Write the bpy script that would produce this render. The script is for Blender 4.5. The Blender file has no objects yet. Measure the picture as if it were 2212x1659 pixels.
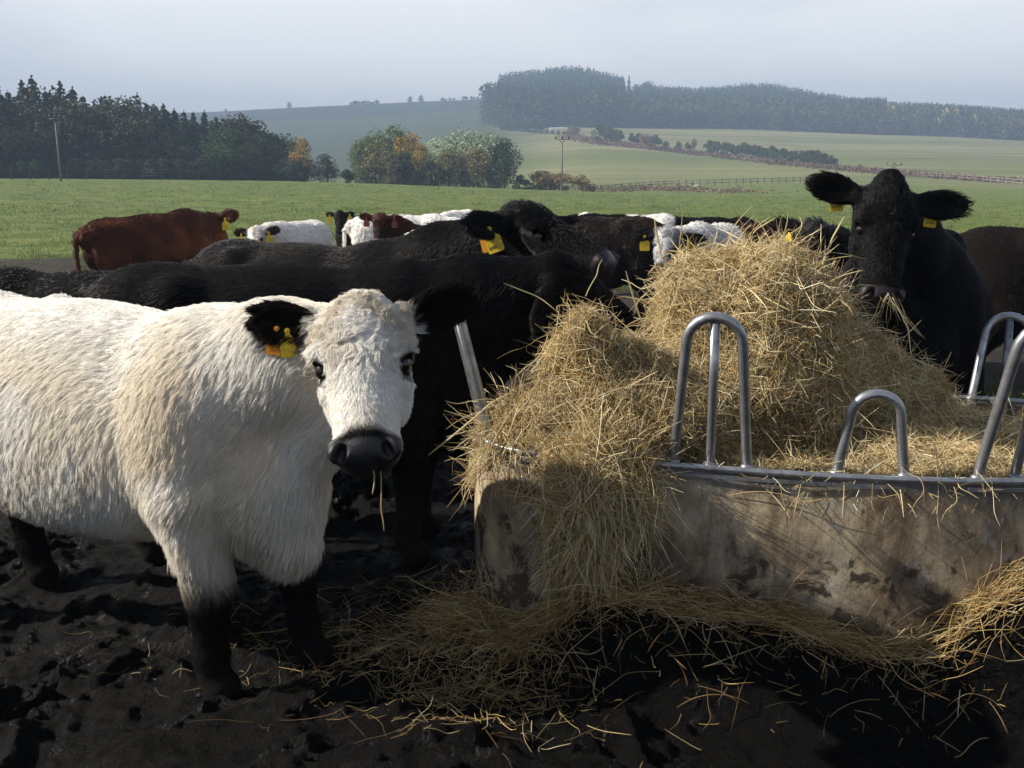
import bpy, math, random
import numpy as np
from mathutils import Vector, Matrix
from mathutils.kdtree import KDTree

SC = bpy.context.scene
COL = SC.collection
R = np.random.default_rng(7)
rad = math.radians

# ------------------------------------------------------------------ camera model (reference grid 2212 x 1659)
H = 1.6
PITCH = rad(12.0)
FPX, CX, CY = 2000.0, 1106.0, 829.5
cp, sp = math.cos(PITCH), math.sin(PITCH)
CAM = np.array([0.0, 0.0, H])

def ray(px, py):
    xs, ys = (px - CX) / FPX, (CY - py) / FPX
    return np.array([xs, cp + ys * sp, -sp + ys * cp])

def at(px, py, Y):
    d = ray(px, py)
    return CAM + d * (Y / d[1])

def project(P):
    P = np.asarray(P, float) - CAM
    dep = P[..., 1] * cp - P[..., 2] * sp
    up = P[..., 1] * sp + P[..., 2] * cp
    return CX + FPX * P[..., 0] / dep, CY - FPX * up / dep

# ------------------------------------------------------------------ noise
def _hash(ix, iy, iz, seed):
    h = (ix.astype(np.int64) * 374761393 + iy.astype(np.int64) * 668265263 + iz.astype(np.int64) * 2147483647 + seed * 974711) & 0xFFFFFFFF
    h = ((h ^ (h >> 13)) * 1274126177) & 0xFFFFFFFF
    h = (h ^ (h >> 16)) & 0xFFFFFFFF
    return h.astype(np.float64) / 4294967295.0

def vnoise(P, freq=1.0, seed=0):
    """value noise in -1..1"""
    q = np.asarray(P, float) * freq
    i = np.floor(q); f = q - i
    u = f * f * (3 - 2 * f)
    i = i.astype(np.int64)
    out = 0
    for dx in (0, 1):
        wx = u[..., 0] if dx else 1 - u[..., 0]
        for dy in (0, 1):
            wy = u[..., 1] if dy else 1 - u[..., 1]
            for dz in (0, 1):
                wz = u[..., 2] if dz else 1 - u[..., 2]
                out = out + wx * wy * wz * _hash(i[..., 0] + dx, i[..., 1] + dy, i[..., 2] + dz, seed)
    return out * 2 - 1

def fbm(P, freq=1.0, octv=4, seed=0, gain=0.5):
    a, s, t = 1.0, 0.0, 0.0
    for k in range(octv):
        s = s + a * vnoise(P, freq * 2.03 ** k, seed + 17 * k)
        t += a; a *= gain
    return s / t

def sstep(a, b, x):
    t = np.clip((np.asarray(x, float) - a) / (b - a), 0, 1)
    return t * t * (3 - 2 * t)

def norm(v):
    v = np.asarray(v, float)
    return v / np.maximum(np.linalg.norm(v, axis=-1, keepdims=True), 1e-9)

# ------------------------------------------------------------------ objects
def tag(o, label=None, cat=None, group=None, kind=None):
    if label: o['label'] = label
    if cat: o['category'] = cat
    if group: o['group'] = group
    if kind: o['kind'] = kind
    return o

def link(o, parent=None):
    COL.objects.link(o)
    if parent is not None: o.parent = parent
    return o

def empty(name, loc=(0, 0, 0), rz=0.0, parent=None):
    o = bpy.data.objects.new(name, None)
    o.location = loc; o.rotation_euler = (0, 0, rz); o.empty_display_size = 0.1
    return link(o, parent)

def np_mesh(name, V, F, smooth=True):
    """V (n,3); F array (m,3|4) or list of such arrays"""
    Fs = F if isinstance(F, list) and isinstance(F[0], np.ndarray) else [np.asarray(F)]
    me = bpy.data.meshes.new(name)
    V = np.asarray(V, np.float32)
    me.vertices.add(len(V)); me.vertices.foreach_set('co', V.ravel())
    loops = np.concatenate([np.asarray(f, np.int32).ravel() for f in Fs])
    tot = np.concatenate([np.full(len(f), np.asarray(f).shape[1], np.int32) for f in Fs])
    st = np.concatenate([[0], np.cumsum(tot)[:-1]]).astype(np.int32)
    me.loops.add(len(loops)); me.loops.foreach_set('vertex_index', loops)
    me.polygons.add(len(tot)); me.polygons.foreach_set('loop_start', st); me.polygons.foreach_set('loop_total', tot)
    me.update(calc_edges=True)
    me.validate()
    me.polygons.foreach_set('use_smooth', np.full(len(me.polygons), smooth, bool))
    return me

def obj(name, V, F, mat, parent=None, smooth=True):
    me = np_mesh(name, V, F, smooth)
    if mat is not None: me.materials.append(mat)
    return link(bpy.data.objects.new(name, me), parent)

def vcol(me, name, C):
    a = me.attributes.new(name, 'FLOAT_COLOR', 'POINT')
    C = np.asarray(C, np.float32)
    if C.shape[1] == 3: C = np.concatenate([C, np.ones((len(C), 1), np.float32)], 1)
    a.data.foreach_set('color', C.ravel())

class MB:
    """collects quads"""
    def __init__(s): s.V = []; s.F = []; s.n = 0
    def add(s, V, F):
        V = np.asarray(V, float); F = np.asarray(F, int)
        s.V.append(V); s.F.append(F + s.n); s.n += len(V)
        return s
    def tube(s, P, r, seg=10, caps=True):
        P = np.asarray(P, float); m = len(P)
        r = np.broadcast_to(np.asarray(r, float), (m,))
        T = np.zeros_like(P); T[1:-1] = P[2:] - P[:-2]; T[0] = P[1] - P[0]; T[-1] = P[-1] - P[-2]
        T = norm(T)
        a = np.array([0, 0, 1.0]) if abs(T[0][2]) < .9 else np.array([1.0, 0, 0])
        n = norm(np.cross(T[0], a)); V = []
        for i in range(m):
            n = norm(n - T[i] * np.dot(n, T[i])); b = np.cross(T[i], n)
            ang = np.arange(seg) * 2 * math.pi / seg
            V.append(P[i] + r[i] * (np.cos(ang)[:, None] * n + np.sin(ang)[:, None] * b))
        V = np.concatenate(V)
        F = [[i * seg + j, i * seg + (j + 1) % seg, (i + 1) * seg + (j + 1) % seg, (i + 1) * seg + j] for i in range(m - 1) for j in range(seg)]
        if caps:
            k = len(V); V = np.concatenate([V, P[:1], P[-1:]])
            for j in range(seg):
                F.append([k, (j + 1) % seg, j, j]); F.append([k + 1, (m - 1) * seg + j, (m - 1) * seg + (j + 1) % seg, (m - 1) * seg + (j + 1) % seg])
            tri = [f for f in F if f[2] == f[3]]; F = [f for f in F if f[2] != f[3]]
            s.V.append(V); s.F.append(np.array(F) + s.n); s.F.append(np.array(tri)[:, :3] + s.n); s.n += len(V)
            return s
        return s.add(V, F)
    def box(s, c, d, R3=None):
        d = np.asarray(d, float) / 2
        v = np.array([[x, y, z] for x in (-1, 1) for y in (-1, 1) for z in (-1, 1)]) * d
        if R3 is not None: v = v @ np.asarray(R3).T
        return s.add(v + np.asarray(c), [[0, 1, 3, 2], [4, 6, 7, 5], [0, 4, 5, 1], [2, 3, 7, 6], [0, 2, 6, 4], [1, 5, 7, 3]])
    def build(s, name, mat, parent=None, smooth=True):
        V = np.concatenate(s.V)
        q = [f for f in s.F if f.shape[1] == 4]; t = [f for f in s.F if f.shape[1] == 3]
        Fs = ([np.concatenate(q)] if q else []) + ([np.concatenate(t)] if t else [])
        return obj(name, V, Fs, mat, parent, smooth)

def curves_obj(name, P, rad_, mat, parent=None, color=None):
    """P (N,k,3) strands; rad_ (k,) or (N,k); color (N,3)"""
    N, k = P.shape[:2]
    cu = bpy.data.hair_curves.new(name)
    cu.add_curves([k] * N)
    pos = cu.attributes.get('position') or cu.attributes.new('position', 'FLOAT_VECTOR', 'POINT')
    pos.data.foreach_set('vector', np.ascontiguousarray(P, np.float32).ravel())
    ra = cu.attributes.get('radius') or cu.attributes.new('radius', 'FLOAT', 'POINT')
    ra.data.foreach_set('value', np.ascontiguousarray(np.broadcast_to(rad_, (N, k)), np.float32).ravel())
    if color is not None:
        ca = cu.attributes.new('coat', 'FLOAT_COLOR', 'CURVE')
        c4 = np.ones((N, 4), np.float32); c4[:, :3] = color
        ca.data.foreach_set('color', c4.ravel())
    cu.materials.append(mat)
    return link(bpy.data.objects.new(name, cu), parent)

# ------------------------------------------------------------------ materials
def new_mat(name):
    m = bpy.data.materials.new(name); m.use_nodes = True
    nt = m.node_tree; nt.nodes.clear()
    out = nt.nodes.new('ShaderNodeOutputMaterial')
    b = nt.nodes.new('ShaderNodeBsdfPrincipled')
    nt.links.new(b.outputs[0], out.inputs[0])
    return m, nt, b

def nd(nt, t, **kw):
    n = nt.nodes.new(t)
    for k, v in kw.items():
        if k.startswith('_'): setattr(n, k[1:], v)
        else: n.inputs[k.replace('__', ' ')].default_value = v
    return n

def noise_tex(nt, scale, detail=4, rough=.55, co=None, dist=0.0):
    n = nd(nt, 'ShaderNodeTexNoise', Scale=scale, Detail=detail, Roughness=rough, Distortion=dist)
    if co is not None: nt.links.new(co, n.inputs['Vector'])
    return n.outputs['Fac']

def ramp(nt, fac, stops, interp='LINEAR'):
    r = nt.nodes.new('ShaderNodeValToRGB'); r.color_ramp.interpolation = interp
    e = r.color_ramp.elements
    while len(e) < len(stops): e.new(0.5)
    for el, (p, c) in zip(e, stops):
        el.position = p; el.color = (*c, 1) if len(c) == 3 else c
    nt.links.new(fac, r.inputs[0])
    return r.outputs[0]

def mixc(nt, fac, a, b, blend='MIX'):
    m = nt.nodes.new('ShaderNodeMix'); m.data_type = 'RGBA'; m.blend_type = blend
    for s, v in ((0, fac), (6, a), (7, b)):
        if isinstance(v, bpy.types.NodeSocket): nt.links.new(v, m.inputs[s])
        else: m.inputs[s].default_value = v if s == 0 else ((*v, 1) if len(v) == 3 else v)
    return m.outputs[2]

def math_n(nt, op, a, b=None, clamp=False):
    m = nt.nodes.new('ShaderNodeMath'); m.operation = op; m.use_clamp = clamp
    for i, v in enumerate((a, b)):
        if v is None: continue
        if isinstance(v, bpy.types.NodeSocket): nt.links.new(v, m.inputs[i])
        else: m.inputs[i].default_value = v
    return m.outputs[0]

def bump(nt, b, h, strength=.5, dist=.01):
    n = nd(nt, 'ShaderNodeBump', Strength=strength, Distance=dist)
    nt.links.new(h, n.inputs['Height']); nt.links.new(n.outputs[0], b.inputs['Normal'])

def attr(nt, name, out='Color'):
    n = nt.nodes.new('ShaderNodeAttribute'); n.attribute_name = name
    return n.outputs[out]

def objco(nt): return nt.nodes.new('ShaderNodeTexCoord').outputs['Object']

def simple(name, col, rough=.6, metal=0.0, spec=.5):
    m, nt, b = new_mat(name)
    b.inputs['Base Color'].default_value = (*col, 1); b.inputs['Roughness'].default_value = rough
    b.inputs['Metallic'].default_value = metal; b.inputs['Specular IOR Level'].default_value = spec
    return m

def attr_mat(name, rough=.6, spec=.3, transl=0.0):
    m, nt, b = new_mat(name)
    c = attr(nt, 'coat')
    nt.links.new(c, b.inputs['Base Color'])
    b.inputs['Roughness'].default_value = rough; b.inputs['Specular IOR Level'].default_value = spec
    if transl > 0:
        t = nt.nodes.new('ShaderNodeBsdfTranslucent'); nt.links.new(c, t.inputs[0])
        mx = nt.nodes.new('ShaderNodeMixShader'); mx.inputs[0].default_value = transl
        nt.links.new(b.outputs[0], mx.inputs[1]); nt.links.new(t.outputs[0], mx.inputs[2])
        nt.links.new(mx.outputs[0], nt.nodes['Material Output'].inputs[0])
    return m

# ------------------------------------------------------------------ implicit surfaces
class Vol:
    def __init__(s, lo, hi, h):
        s.lo = np.asarray(lo, float); s.h = h
        s.n = np.ceil((np.asarray(hi) - s.lo) / h).astype(int) + 1
        s.D = np.full(tuple(s.n), 1e3, np.float32)
        s.ax = [(s.lo[i] + np.arange(s.n[i]) * h).astype(np.float32) for i in range(3)]
    def _sl(s, lo, hi):
        a = np.clip(np.floor((np.asarray(lo) - s.lo) / s.h).astype(int), 0, s.n); b = np.clip(np.ceil((np.asarray(hi) - s.lo) / s.h).astype(int) + 1, 0, s.n)
        sl = tuple(slice(a[i], b[i]) for i in range(3))
        X = s.ax[0][sl[0]][:, None, None]; Y = s.ax[1][sl[1]][None, :, None]; Z = s.ax[2][sl[2]][None, None, :]
        return sl, X, Y, Z
    def _comb(s, sl, d, k, cut):
        if d.size == 0: return
        a = s.D[sl]
        if cut:
            h = np.clip(.5 - .5 * (d + a) / k, 0, 1); s.D[sl] = a * (1 - h) - d * h + k * h * (1 - h)
        else:
            h = np.clip(.5 + .5 * (d - a) / k, 0, 1); s.D[sl] = d * (1 - h) + a * h - k * h * (1 - h)
    def cone(s, a, b, ra, rb, k=.05, squash=None, f=1.0, cut=False):
        """tapered capsule; squash = unit axis along which the section is divided by f"""
        a, b = np.asarray(a, float), np.asarray(b, float); m = max(ra, rb) * max(1, 1 / f) + k + 2 * s.h
        sl, X, Y, Z = s._sl(np.minimum(a, b) - m, np.maximum(a, b) + m)
        ab = b - a; L2 = max(float(ab @ ab), 1e-9)
        px, py, pz = X - a[0], Y - a[1], Z - a[2]
        t = np.clip((px * ab[0] + py * ab[1] + pz * ab[2]) / L2, 0, 1)
        qx, qy, qz = px - t * ab[0], py - t * ab[1], pz - t * ab[2]
        if squash is not None:
            q = np.asarray(squash, float); w = (qx * q[0] + qy * q[1] + qz * q[2]) * (f - 1)
            qx, qy, qz = qx + w * q[0], qy + w * q[1], qz + w * q[2]
        d = np.sqrt(qx * qx + qy * qy + qz * qz) - (ra + (rb - ra) * t)
        s._comb(sl, d, k, cut)
    def chain(s, P, r, k=.05, **kw):
        for i in range(len(P) - 1): s.cone(P[i], P[i + 1], r[i], r[i + 1], k, **kw)
    def ell(s, c, r, R3=None, k=.05, cut=False):
        c, r = np.asarray(c, float), np.asarray(r, float)
        m = (max(r) if R3 is not None else r) + k + 2 * s.h
        sl, X, Y, Z = s._sl(c - m, c + m)
        px, py, pz = X - c[0], Y - c[1], Z - c[2]
        if R3 is not None:
            R3 = np.asarray(R3)          # rows = local axes
            px, py, pz = (R3[0, 0] * px + R3[0, 1] * py + R3[0, 2] * pz, R3[1, 0] * px + R3[1, 1] * py + R3[1, 2] * pz, R3[2, 0] * px + R3[2, 1] * py + R3[2, 2] * pz)
        k0 = np.sqrt((px / r[0]) ** 2 + (py / r[1]) ** 2 + (pz / r[2]) ** 2)
        k1 = np.sqrt((px / r[0] ** 2) ** 2 + (py / r[1] ** 2) ** 2 + (pz / r[2] ** 2) ** 2) + 1e-6
        s._comb(sl, k0 * (k0 - 1) / k1, k, cut)
    def mesh(s, relax=2):
        D = s.D; ins = D < 0
        c = [ins[i:i + D.shape[0] - 1, j:j + D.shape[1] - 1, k:k + D.shape[2] - 1] for i in (0, 1) for j in (0, 1) for k in (0, 1)]
        al = c[0].copy(); an = c[0].copy()
        for q in c[1:]: al &= q; an |= q
        act = an & ~al
        ijk = np.argwhere(act); n = len(ijk)
        idx = np.full(act.shape, -1, np.int32); idx[act] = np.arange(n)
        off = np.array([[i, j, k] for i in (0, 1) for j in (0, 1) for k in (0, 1)])
        v = np.stack([D[ijk[:, 0] + o[0], ijk[:, 1] + o[1], ijk[:, 2] + o[2]] for o in off], 1)
        acc = np.zeros((n, 3)); cnt = np.zeros(n)
        for a in range(8):
            for b in range(a + 1, 8):
                if np.abs(off[a] - off[b]).sum() != 1: continue
                m = (v[:, a] < 0) != (v[:, b] < 0)
                t = v[m, a] / (v[m, a] - v[m, b])
                acc[m] += off[a] + t[:, None] * (off[b] - off[a]); cnt[m] += 1
        V = s.lo + (ijk + acc / cnt[:, None]) * s.h
        Fs = []
        for ax in range(3):
            A = np.swapaxes(ins, 0, ax) if ax else ins
            lo_, hi_ = [slice(None)] * 3, [slice(None)] * 3
            lo_[ax] = slice(0, -1); hi_[ax] = slice(1, None)
            a, b = ins[tuple(lo_)], ins[tuple(hi_)]
            e = np.argwhere(a != b)
            o1, o2 = (ax + 1) % 3, (ax + 2) % 3
            e = e[(e[:, o1] > 0) & (e[:, o2] > 0) & (e[:, o1] < D.shape[o1] - 1) & (e[:, o2] < D.shape[o2] - 1)]
            def g(d1, d2):
                q = e.copy(); q[:, o1] -= d1; q[:, o2] -= d2
                return idx[q[:, 0], q[:, 1], q[:, 2]]
            f = np.stack([g(1, 1), g(0, 1), g(0, 0), g(1, 0)], 1)
            fl = ~a[e[:, 0], e[:, 1], e[:, 2]]
            f[fl] = f[fl][:, ::-1]
            Fs.append(f)
        F = np.concatenate(Fs); F = F[(F >= 0).all(1)]
        E = np.concatenate([F[:, [0, 1]], F[:, [1, 2]], F[:, [2, 3]], F[:, [3, 0]]])
        for it in range(relax * 2):
            lam = .5 if it % 2 == 0 else -.52
            S = np.zeros_like(V); C = np.bincount(E[:, 0], minlength=len(V)) + np.bincount(E[:, 1], minlength=len(V))
            for q in range(3):
                S[:, q] = np.bincount(E[:, 0], V[E[:, 1], q], len(V)) + np.bincount(E[:, 1], V[E[:, 0], q], len(V))
            V = V + lam * (S / np.maximum(C, 1)[:, None] - V)
        return V, F

def vnormals(V, F):
    n = np.cross(V[F[:, 2]] - V[F[:, 0]], V[F[:, 3]] - V[F[:, 1]])
    N = np.zeros_like(V)
    for q in range(3):
        for c in range(4): N[:, q] += np.bincount(F[:, c], n[:, q], len(V))
    return norm(N)

def sample_quads(V, F, n, w=None, rng=R):
    A = .5 * np.linalg.norm(np.cross(V[F[:, 2]] - V[F[:, 0]], V[F[:, 3]] - V[F[:, 1]]), axis=1)
    if w is not None: A = A * w[F].mean(1)
    c = np.cumsum(A)
    f = np.minimum(np.searchsorted(c, rng.random(n) * c[-1]), len(F) - 1)
    u, v = rng.random(n), rng.random(n)
    W = np.stack([(1 - u) * (1 - v), u * (1 - v), u * v, (1 - u) * v], 1)
    return F[f], W

def interp(X, idx, W):
    if X.ndim == 1: return (X[idx] * W).sum(1)
    return (X[idx] * W[..., None]).sum(1)
SUN_E = 5.0; EXPO = 0.95; HAZE_D = .00105; HAZE_C = (.40, .53, .74)
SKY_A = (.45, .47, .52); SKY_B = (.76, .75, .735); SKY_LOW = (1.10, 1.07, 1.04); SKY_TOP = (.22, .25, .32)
# ------------------------------------------------------------------ cattle
M_SKIN, nt_, b_ = new_mat('hide')
_c = attr(nt_, 'coat'); nt_.links.new(_c, b_.inputs['Base Color'])
_g = attr(nt_, 'gloss', 'Fac'); nt_.links.new(math_n(nt_, 'MULTIPLY_ADD', _g, -.50), b_.inputs['Roughness'])
b_.inputs['Roughness'].links[0].from_node.inputs[2].default_value = .85
nt_.links.new(math_n(nt_, 'MULTIPLY_ADD', _g, .40), b_.inputs['Specular IOR Level']); b_.inputs['Specular IOR Level'].links[0].from_node.inputs[2].default_value = .06
bump(nt_, b_, noise_tex(nt_, 260, 3, .7, objco(nt_)), .55, .003)
M_FUR_W = attr_mat('pale_fur', .7, .12, .30)
M_FUR_B = attr_mat('dark_fur', .40, .22)
M_EYE = simple('eye_dark', (.012, .007, .005), .04, 0, .6)
M_TAG = None
def _tagmat():
    m, nt, b = new_mat('yellow_plastic')
    c = ramp(nt, noise_tex(nt, 60, 4, .6, objco(nt)), [(.3, (.50, .33, .015)), (.6, (.80, .56, .02))])
    nt.links.new(c, b.inputs['Base Color']); b.inputs['Roughness'].default_value = .45
    return m
M_TAG = _tagmat(); M_TAG_O = simple('orange_plastic', (.62, .24, .01), .45); M_INK = simple('black_ink', (.01, .01, .01), .6)
M_TAG_R = simple('red_plastic', (.20, .035, .03), .45)

def tag_mesh():
    # plate 58 mm wide, 62 mm tall below a tapered neck with a round button
    pts = [(-.006, .028), (.006, .028), (.008, .012), (.030, -.008), (.031, -.058), (.026, -.064), (-.026, -.064), (-.031, -.058), (-.030, -.008), (-.008, .012)]
    t = .0016
    V = [(x, -t, z) for x, z in pts] + [(x, t, z) for x, z in pts]
    n = len(pts)
    mid = [(0, 1, 2, 9), (2, 3, 8, 9), (3, 4, 7, 8), (4, 5, 6, 7)]
    F = [q for q in mid] + [tuple(i + n for i in reversed(q)) for q in mid] + [(i, i + n, (i + 1) % n + n, (i + 1) % n) for i in range(n)]
    V = np.array(V); m = MB().add(V, F)
    a = np.arange(12) * math.pi / 6
    V2 = np.concatenate([np.stack([.009 * np.cos(a), np.full(12, -.004), .026 + .009 * np.sin(a)], 1), np.stack([.009 * np.cos(a), np.full(12, .004), .026 + .009 * np.sin(a)], 1), [[0, -.005, .026], [0, .005, .026]]])
    F2 = [[i, (i + 1) % 12, (i + 1) % 12 + 12, i + 12] for i in range(12)]
    m.add(V2, F2); m.F.append(np.array([[24, (i + 1) % 12, i] for i in range(12)] + [[25, i + 12, (i + 1) % 12 + 12] for i in range(12)]) + m.n - 26)
    return m
_TAGS = {}
def ear_tag(parent, p, facing, mat, text=None, scale=1.0, roll=0.0):
    key = mat.name
    if key not in _TAGS:
        o = tag_mesh().build('ear_tag', mat, parent, False); _TAGS[key] = o.data
    else:
        o = link(bpy.data.objects.new('ear_tag', _TAGS[key]), parent)
    y = -norm(np.asarray(facing, float)); x = norm(np.cross(y, [0, 0, 1.0])); z = np.cross(x, y)
    M3 = Matrix(((x[0], y[0], z[0]), (x[1], y[1], z[1]), (x[2], y[2], z[2]))) @ Matrix.Rotation(roll, 3, 'Y')
    o.matrix_local = Matrix.Translation(Vector(p)) @ M3.to_4x4() @ Matrix.Scale(scale, 4)
    if text:
        for i, (s, zz, sz) in enumerate(text):
            fc = bpy.data.curves.new('number', 'FONT'); fc.body = s; fc.size = sz; fc.align_x = 'CENTER'; fc.extrude = .0003
            fc.materials.append(M_INK)
            tmp = bpy.data.objects.new('number', fc); t = link(bpy.data.objects.new('number', bpy.data.meshes.new_from_object(tmp)), o); bpy.data.objects.remove(tmp)
            t.location = (0, -.0021, zz); t.rotation_euler = (math.pi / 2, 0, 0)
    return o

def uv_sphere(r, seg=20, ring=12):
    V = [[0, 0, r]]; F4 = []; F3 = []
    for i in range(1, ring):
        th = math.pi * i / ring
        for j in range(seg):
            ph = 2 * math.pi * j / seg; V.append([r * math.sin(th) * math.cos(ph), r * math.sin(th) * math.sin(ph), r * math.cos(th)])
    V.append([0, 0, -r]); n = len(V) - 1
    for j in range(seg): F3.append([0, 1 + j, 1 + (j + 1) % seg]); F3.append([n, 1 + (ring - 2) * seg + (j + 1) % seg, 1 + (ring - 2) * seg + j])
    for i in range(ring - 2):
        for j in range(seg):
            a = 1 + i * seg; b = a + seg; F4.append([a + j, b + j, b + (j + 1) % seg, a + (j + 1) % seg])
    return np.array(V), [np.array(F4), np.array(F3)]
_eye_me = np_mesh('eye', *uv_sphere(.021)); _eye_me.materials.append(M_EYE)

def cow(label, c, psi, sc, poll, muz, hint, coat, h=.02, fur=None, ears=None, stance=(0, 0, 0, 0), z0=0.0, tags=(), group='cattle of the herd', neckmid=None, belly=0.0, furmat=None, seed=1, body_len=1.0, hd=1.0, tilt=0.0, peak=0.0, hip=0.0):
    rng = np.random.default_rng(seed)
    ps = rad(psi); c3 = np.array([c[0], c[1], z0])
    FW = np.array([math.cos(ps), math.sin(ps), 0]); LF = np.array([-math.sin(ps), math.cos(ps), 0]); UP = np.array([0, 0, 1.0])
    toL = np.stack([FW, LF, UP])
    L = lambda p: toL @ (np.asarray(p, float) - c3)
    Ld = lambda d: toL @ np.asarray(d, float)
    O, Mz = L(poll), L(muz)
    f = norm(Mz - O); hs = np.linalg.norm(Mz - O) / .50
    u = Ld(hint); u = norm(u - f * (u @ f)); s = np.cross(u, f)
    hw = hs * hd
    hp = lambda a, b, cc: O + hs * a * f + hw * (b * s + cc * u)
    HR = np.stack([f, s, u])
    S = sc
    pts = [O, Mz, np.array([1.0, .5, 1.35]) * S, np.array([-1.12, -.5, 0]) * S]
    lo = np.min(pts, 0) - [.3, .3, .02]; hi = np.max(pts, 0) + [.3, .3, .3]
    lo[2] = -.06
    v = Vol(lo, hi, h)
    B = lambda x, y, z: np.array([x * body_len if x < .3 else x + .3 * (body_len - 1), y, z]) * S
    k = .09 * S
    # trunk
    v.ell(B(-.15, 0, .83), np.array([.66 * body_len, .345, .345]) * S, None, k)
    v.ell(B(-.1, 0, .76 - belly), np.array([.60 * body_len, .355, .32]) * S, None, k)
    v.ell(B(-.62, 0, .98), np.array([.33, .27, .24]) * S, None, k)
    v.ell(B(-.1, 0, 1.03), np.array([.62 * body_len, .19, .175]) * S, None, k)
    v.ell(B(.42, 0, .95), np.array([.27, .255, .27]) * S, None, k)
    v.ell(B(.55, 0, .70), np.array([.23, .20, .25]) * S, None, k)
    v.cone(B(.60, 0, .66), B(.66, 0, .50), .15 * S, .10 * S, k)
    for q in (-1, 1):
        v.ell(B(-.46, q * (.185 + .02 * hip), 1.10 + .025 * hip), np.array([.07, .055, .065]) * S, None, (.10 - .045 * hip) * S)          # hip bones
        v.ell(B(-.92, q * .11, 1.04), np.array([.06, .05, .06]) * S, None, .05 * S)          # pin bones
        v.ell(B(.40, q * .20, .80), np.array([.16, .10, .26]) * S, None, .045 * S)           # shoulder blades
        v.ell(B(-.62, q * .17, .80), np.array([.26, .14, .27]) * S, None, .06 * S)          # thighs
    # legs
    for i, (x, q) in enumerate(((.45, -1), (.45, 1), (-.62, -1), (-.62, 1))):
        st = stance[i]
        if x > 0:
            P = [B(x, q * .17, .66), B(x + st * .5 + .02, q * .165, .37), B(x + st * .9, q * .16, .12), B(x + st, q * .16, .06)]
            v.chain(P, np.array([.125, .068, .046, .052]) * S, .04 * S)
        else:
            P = [B(x + .02, q * .19, .68), B(x - .13 + st * .6, q * .175, .42), B(x - .08 + st, q * .165, .12), B(x - .06 + st, q * .165, .06)]
            v.chain(P, np.array([.16, .066, .048, .054]) * S, .04 * S)
        e = P[-1]
        v.cone(e + np.array([.0, 0, -.01]) * S, e + np.array([.03, 0, -.05]) * S, .05 * S, .062 * S, .015 * S)
    # tail
    v.chain([B(-.90, 0, 1.10), B(-1.0, 0, .98), B(-1.02, .01, .7), B(-1.0, .02, .5), B(-.99, .02, .36)], np.array([.045, .032, .024, .03, .035]) * S, .03 * S)
    # neck
    hb = hp(.07, 0, -.11); S0 = B(.36, 0, .95)
    mid = (S0 + hb) / 2 + np.array([0, 0, .02]) if neckmid is None else L(neckmid)
    ax = norm(hb - S0); lat = norm(np.cross([0, 0, 1.0], ax))
    v.cone(S0, mid, .25 * S, .185 * S, k, squash=lat, f=1.2)
    v.cone(mid, hb, .185 * S, .115 * hs, .07 * S, squash=lat, f=1.15)
    v.cone(B(.58, 0, .70), hp(.17, 0, -.20), .15 * S, .07 * hs, .09 * S, squash=lat, f=1.5)
    # head
    e = lambda cc, r, kk=.035, R3=HR, cut=False: v.ell(cc, np.array(r) * hs * np.array([1, hd, hd]), R3, kk * hs, cut)
    e(hp(.10, 0, -.085), (.135, .112, .095))
    e(hp(.02, 0, -.045), (.055, .065, .05))
    if peak: e(hp(-.015 - .02 * peak, 0, -.05), (.05, .045, .045), .05)
    v.cone(hp(.10, 0, -.075), hp(.42, 0, -.075), .092 * hw, .060 * hw, .04 * hs, squash=s, f=.93)
    v.cone(hp(.14, 0, -.155), hp(.40, 0, -.115), .082 * hw, .050 * hw, .05 * hs, squash=s, f=1.0)
    e(hp(.442, 0, -.072), (.044, .074, .043)); e(hp(.422, 0, -.110), (.052, .071, .043)); e(hp(.455, 0, -.095), (.030, .042, .042), .03)
    e(hp(.415, 0, -.155), (.055, .052, .028), .02)
    for q in (-1, 1):
        e(hp(.215, q * .055, -.145), (.10, .050, .080))
        e(hp(.155, q * .096, -.052), (.040, .026, .030), .03)                     # brow
        e(hp(.225, q * .088, -.095), (.030, .022, .020), .02)                     # lower lid
        e(hp(.185, q * .104, -.060), (.025, .020, .020), .012, HR, True)          # socket
        e(hp(.455, q * .058, -.045), (.034, .026, .024), .02)                     # nostril wing
        Rn = np.stack([norm(f + .45 * q * s), norm(s * q - .45 * f), u])
        v.ell(hp(.472, q * .054, -.030), np.array((.030, .014, .026)) * hs, Rn, .010 * hs, True)
    v.cone(hp(.47, -.07, -.137), hp(.47, .07, -.137), .006 * hs, .006 * hs, .012 * hs, cut=True)
    for q in (-1, 1):
        v.cone(hp(.47, q * .06, -.137), hp(.37, q * .092, -.125), .006 * hs, .005 * hs, .012 * hs, cut=True)
    # ears: (dir, open) in head axes f,s,u ; first = right (-s), second = left (+s)
    eP = []
    for i, q in enumerate((-1, 1)):
        ed = (ears or {}).get(i, ((.0, q * 1.0, -.05), (.25, 0, 1.0), 1.0))
        wl = len(ed) > 3
        d = norm(Ld(ed[0]) if wl else HR.T @ np.array(ed[0], float)); op = Ld(ed[1]) if wl else HR.T @ np.array(ed[1], float); op = norm(op - d * (op @ d)); wd = np.cross(d, op)
        es = hs * ed[2]
        b0 = hp(.040, q * .092, -.072)
        v.cone(b0, b0 + d * .06 * es, .034 * es, .034 * es, .03 * hs)
        cc = b0 + d * .122 * es; RE = np.stack([d, wd, op])
        th = max(.020 * es, .8 * h)
        v.ell(cc, np.array([.108 * es, .060 * es, th]), RE, .02 * hs)
        if h < .016: v.ell(cc + op * .020 * es, np.array([.085 * es, .040 * es, .017 * es]), RE, .01 * hs, True)
        eP.append((b0, d, op, wd, cc, es, RE))
    V, F = v.mesh(2); del v
    N = vnormals(V, F)
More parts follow.
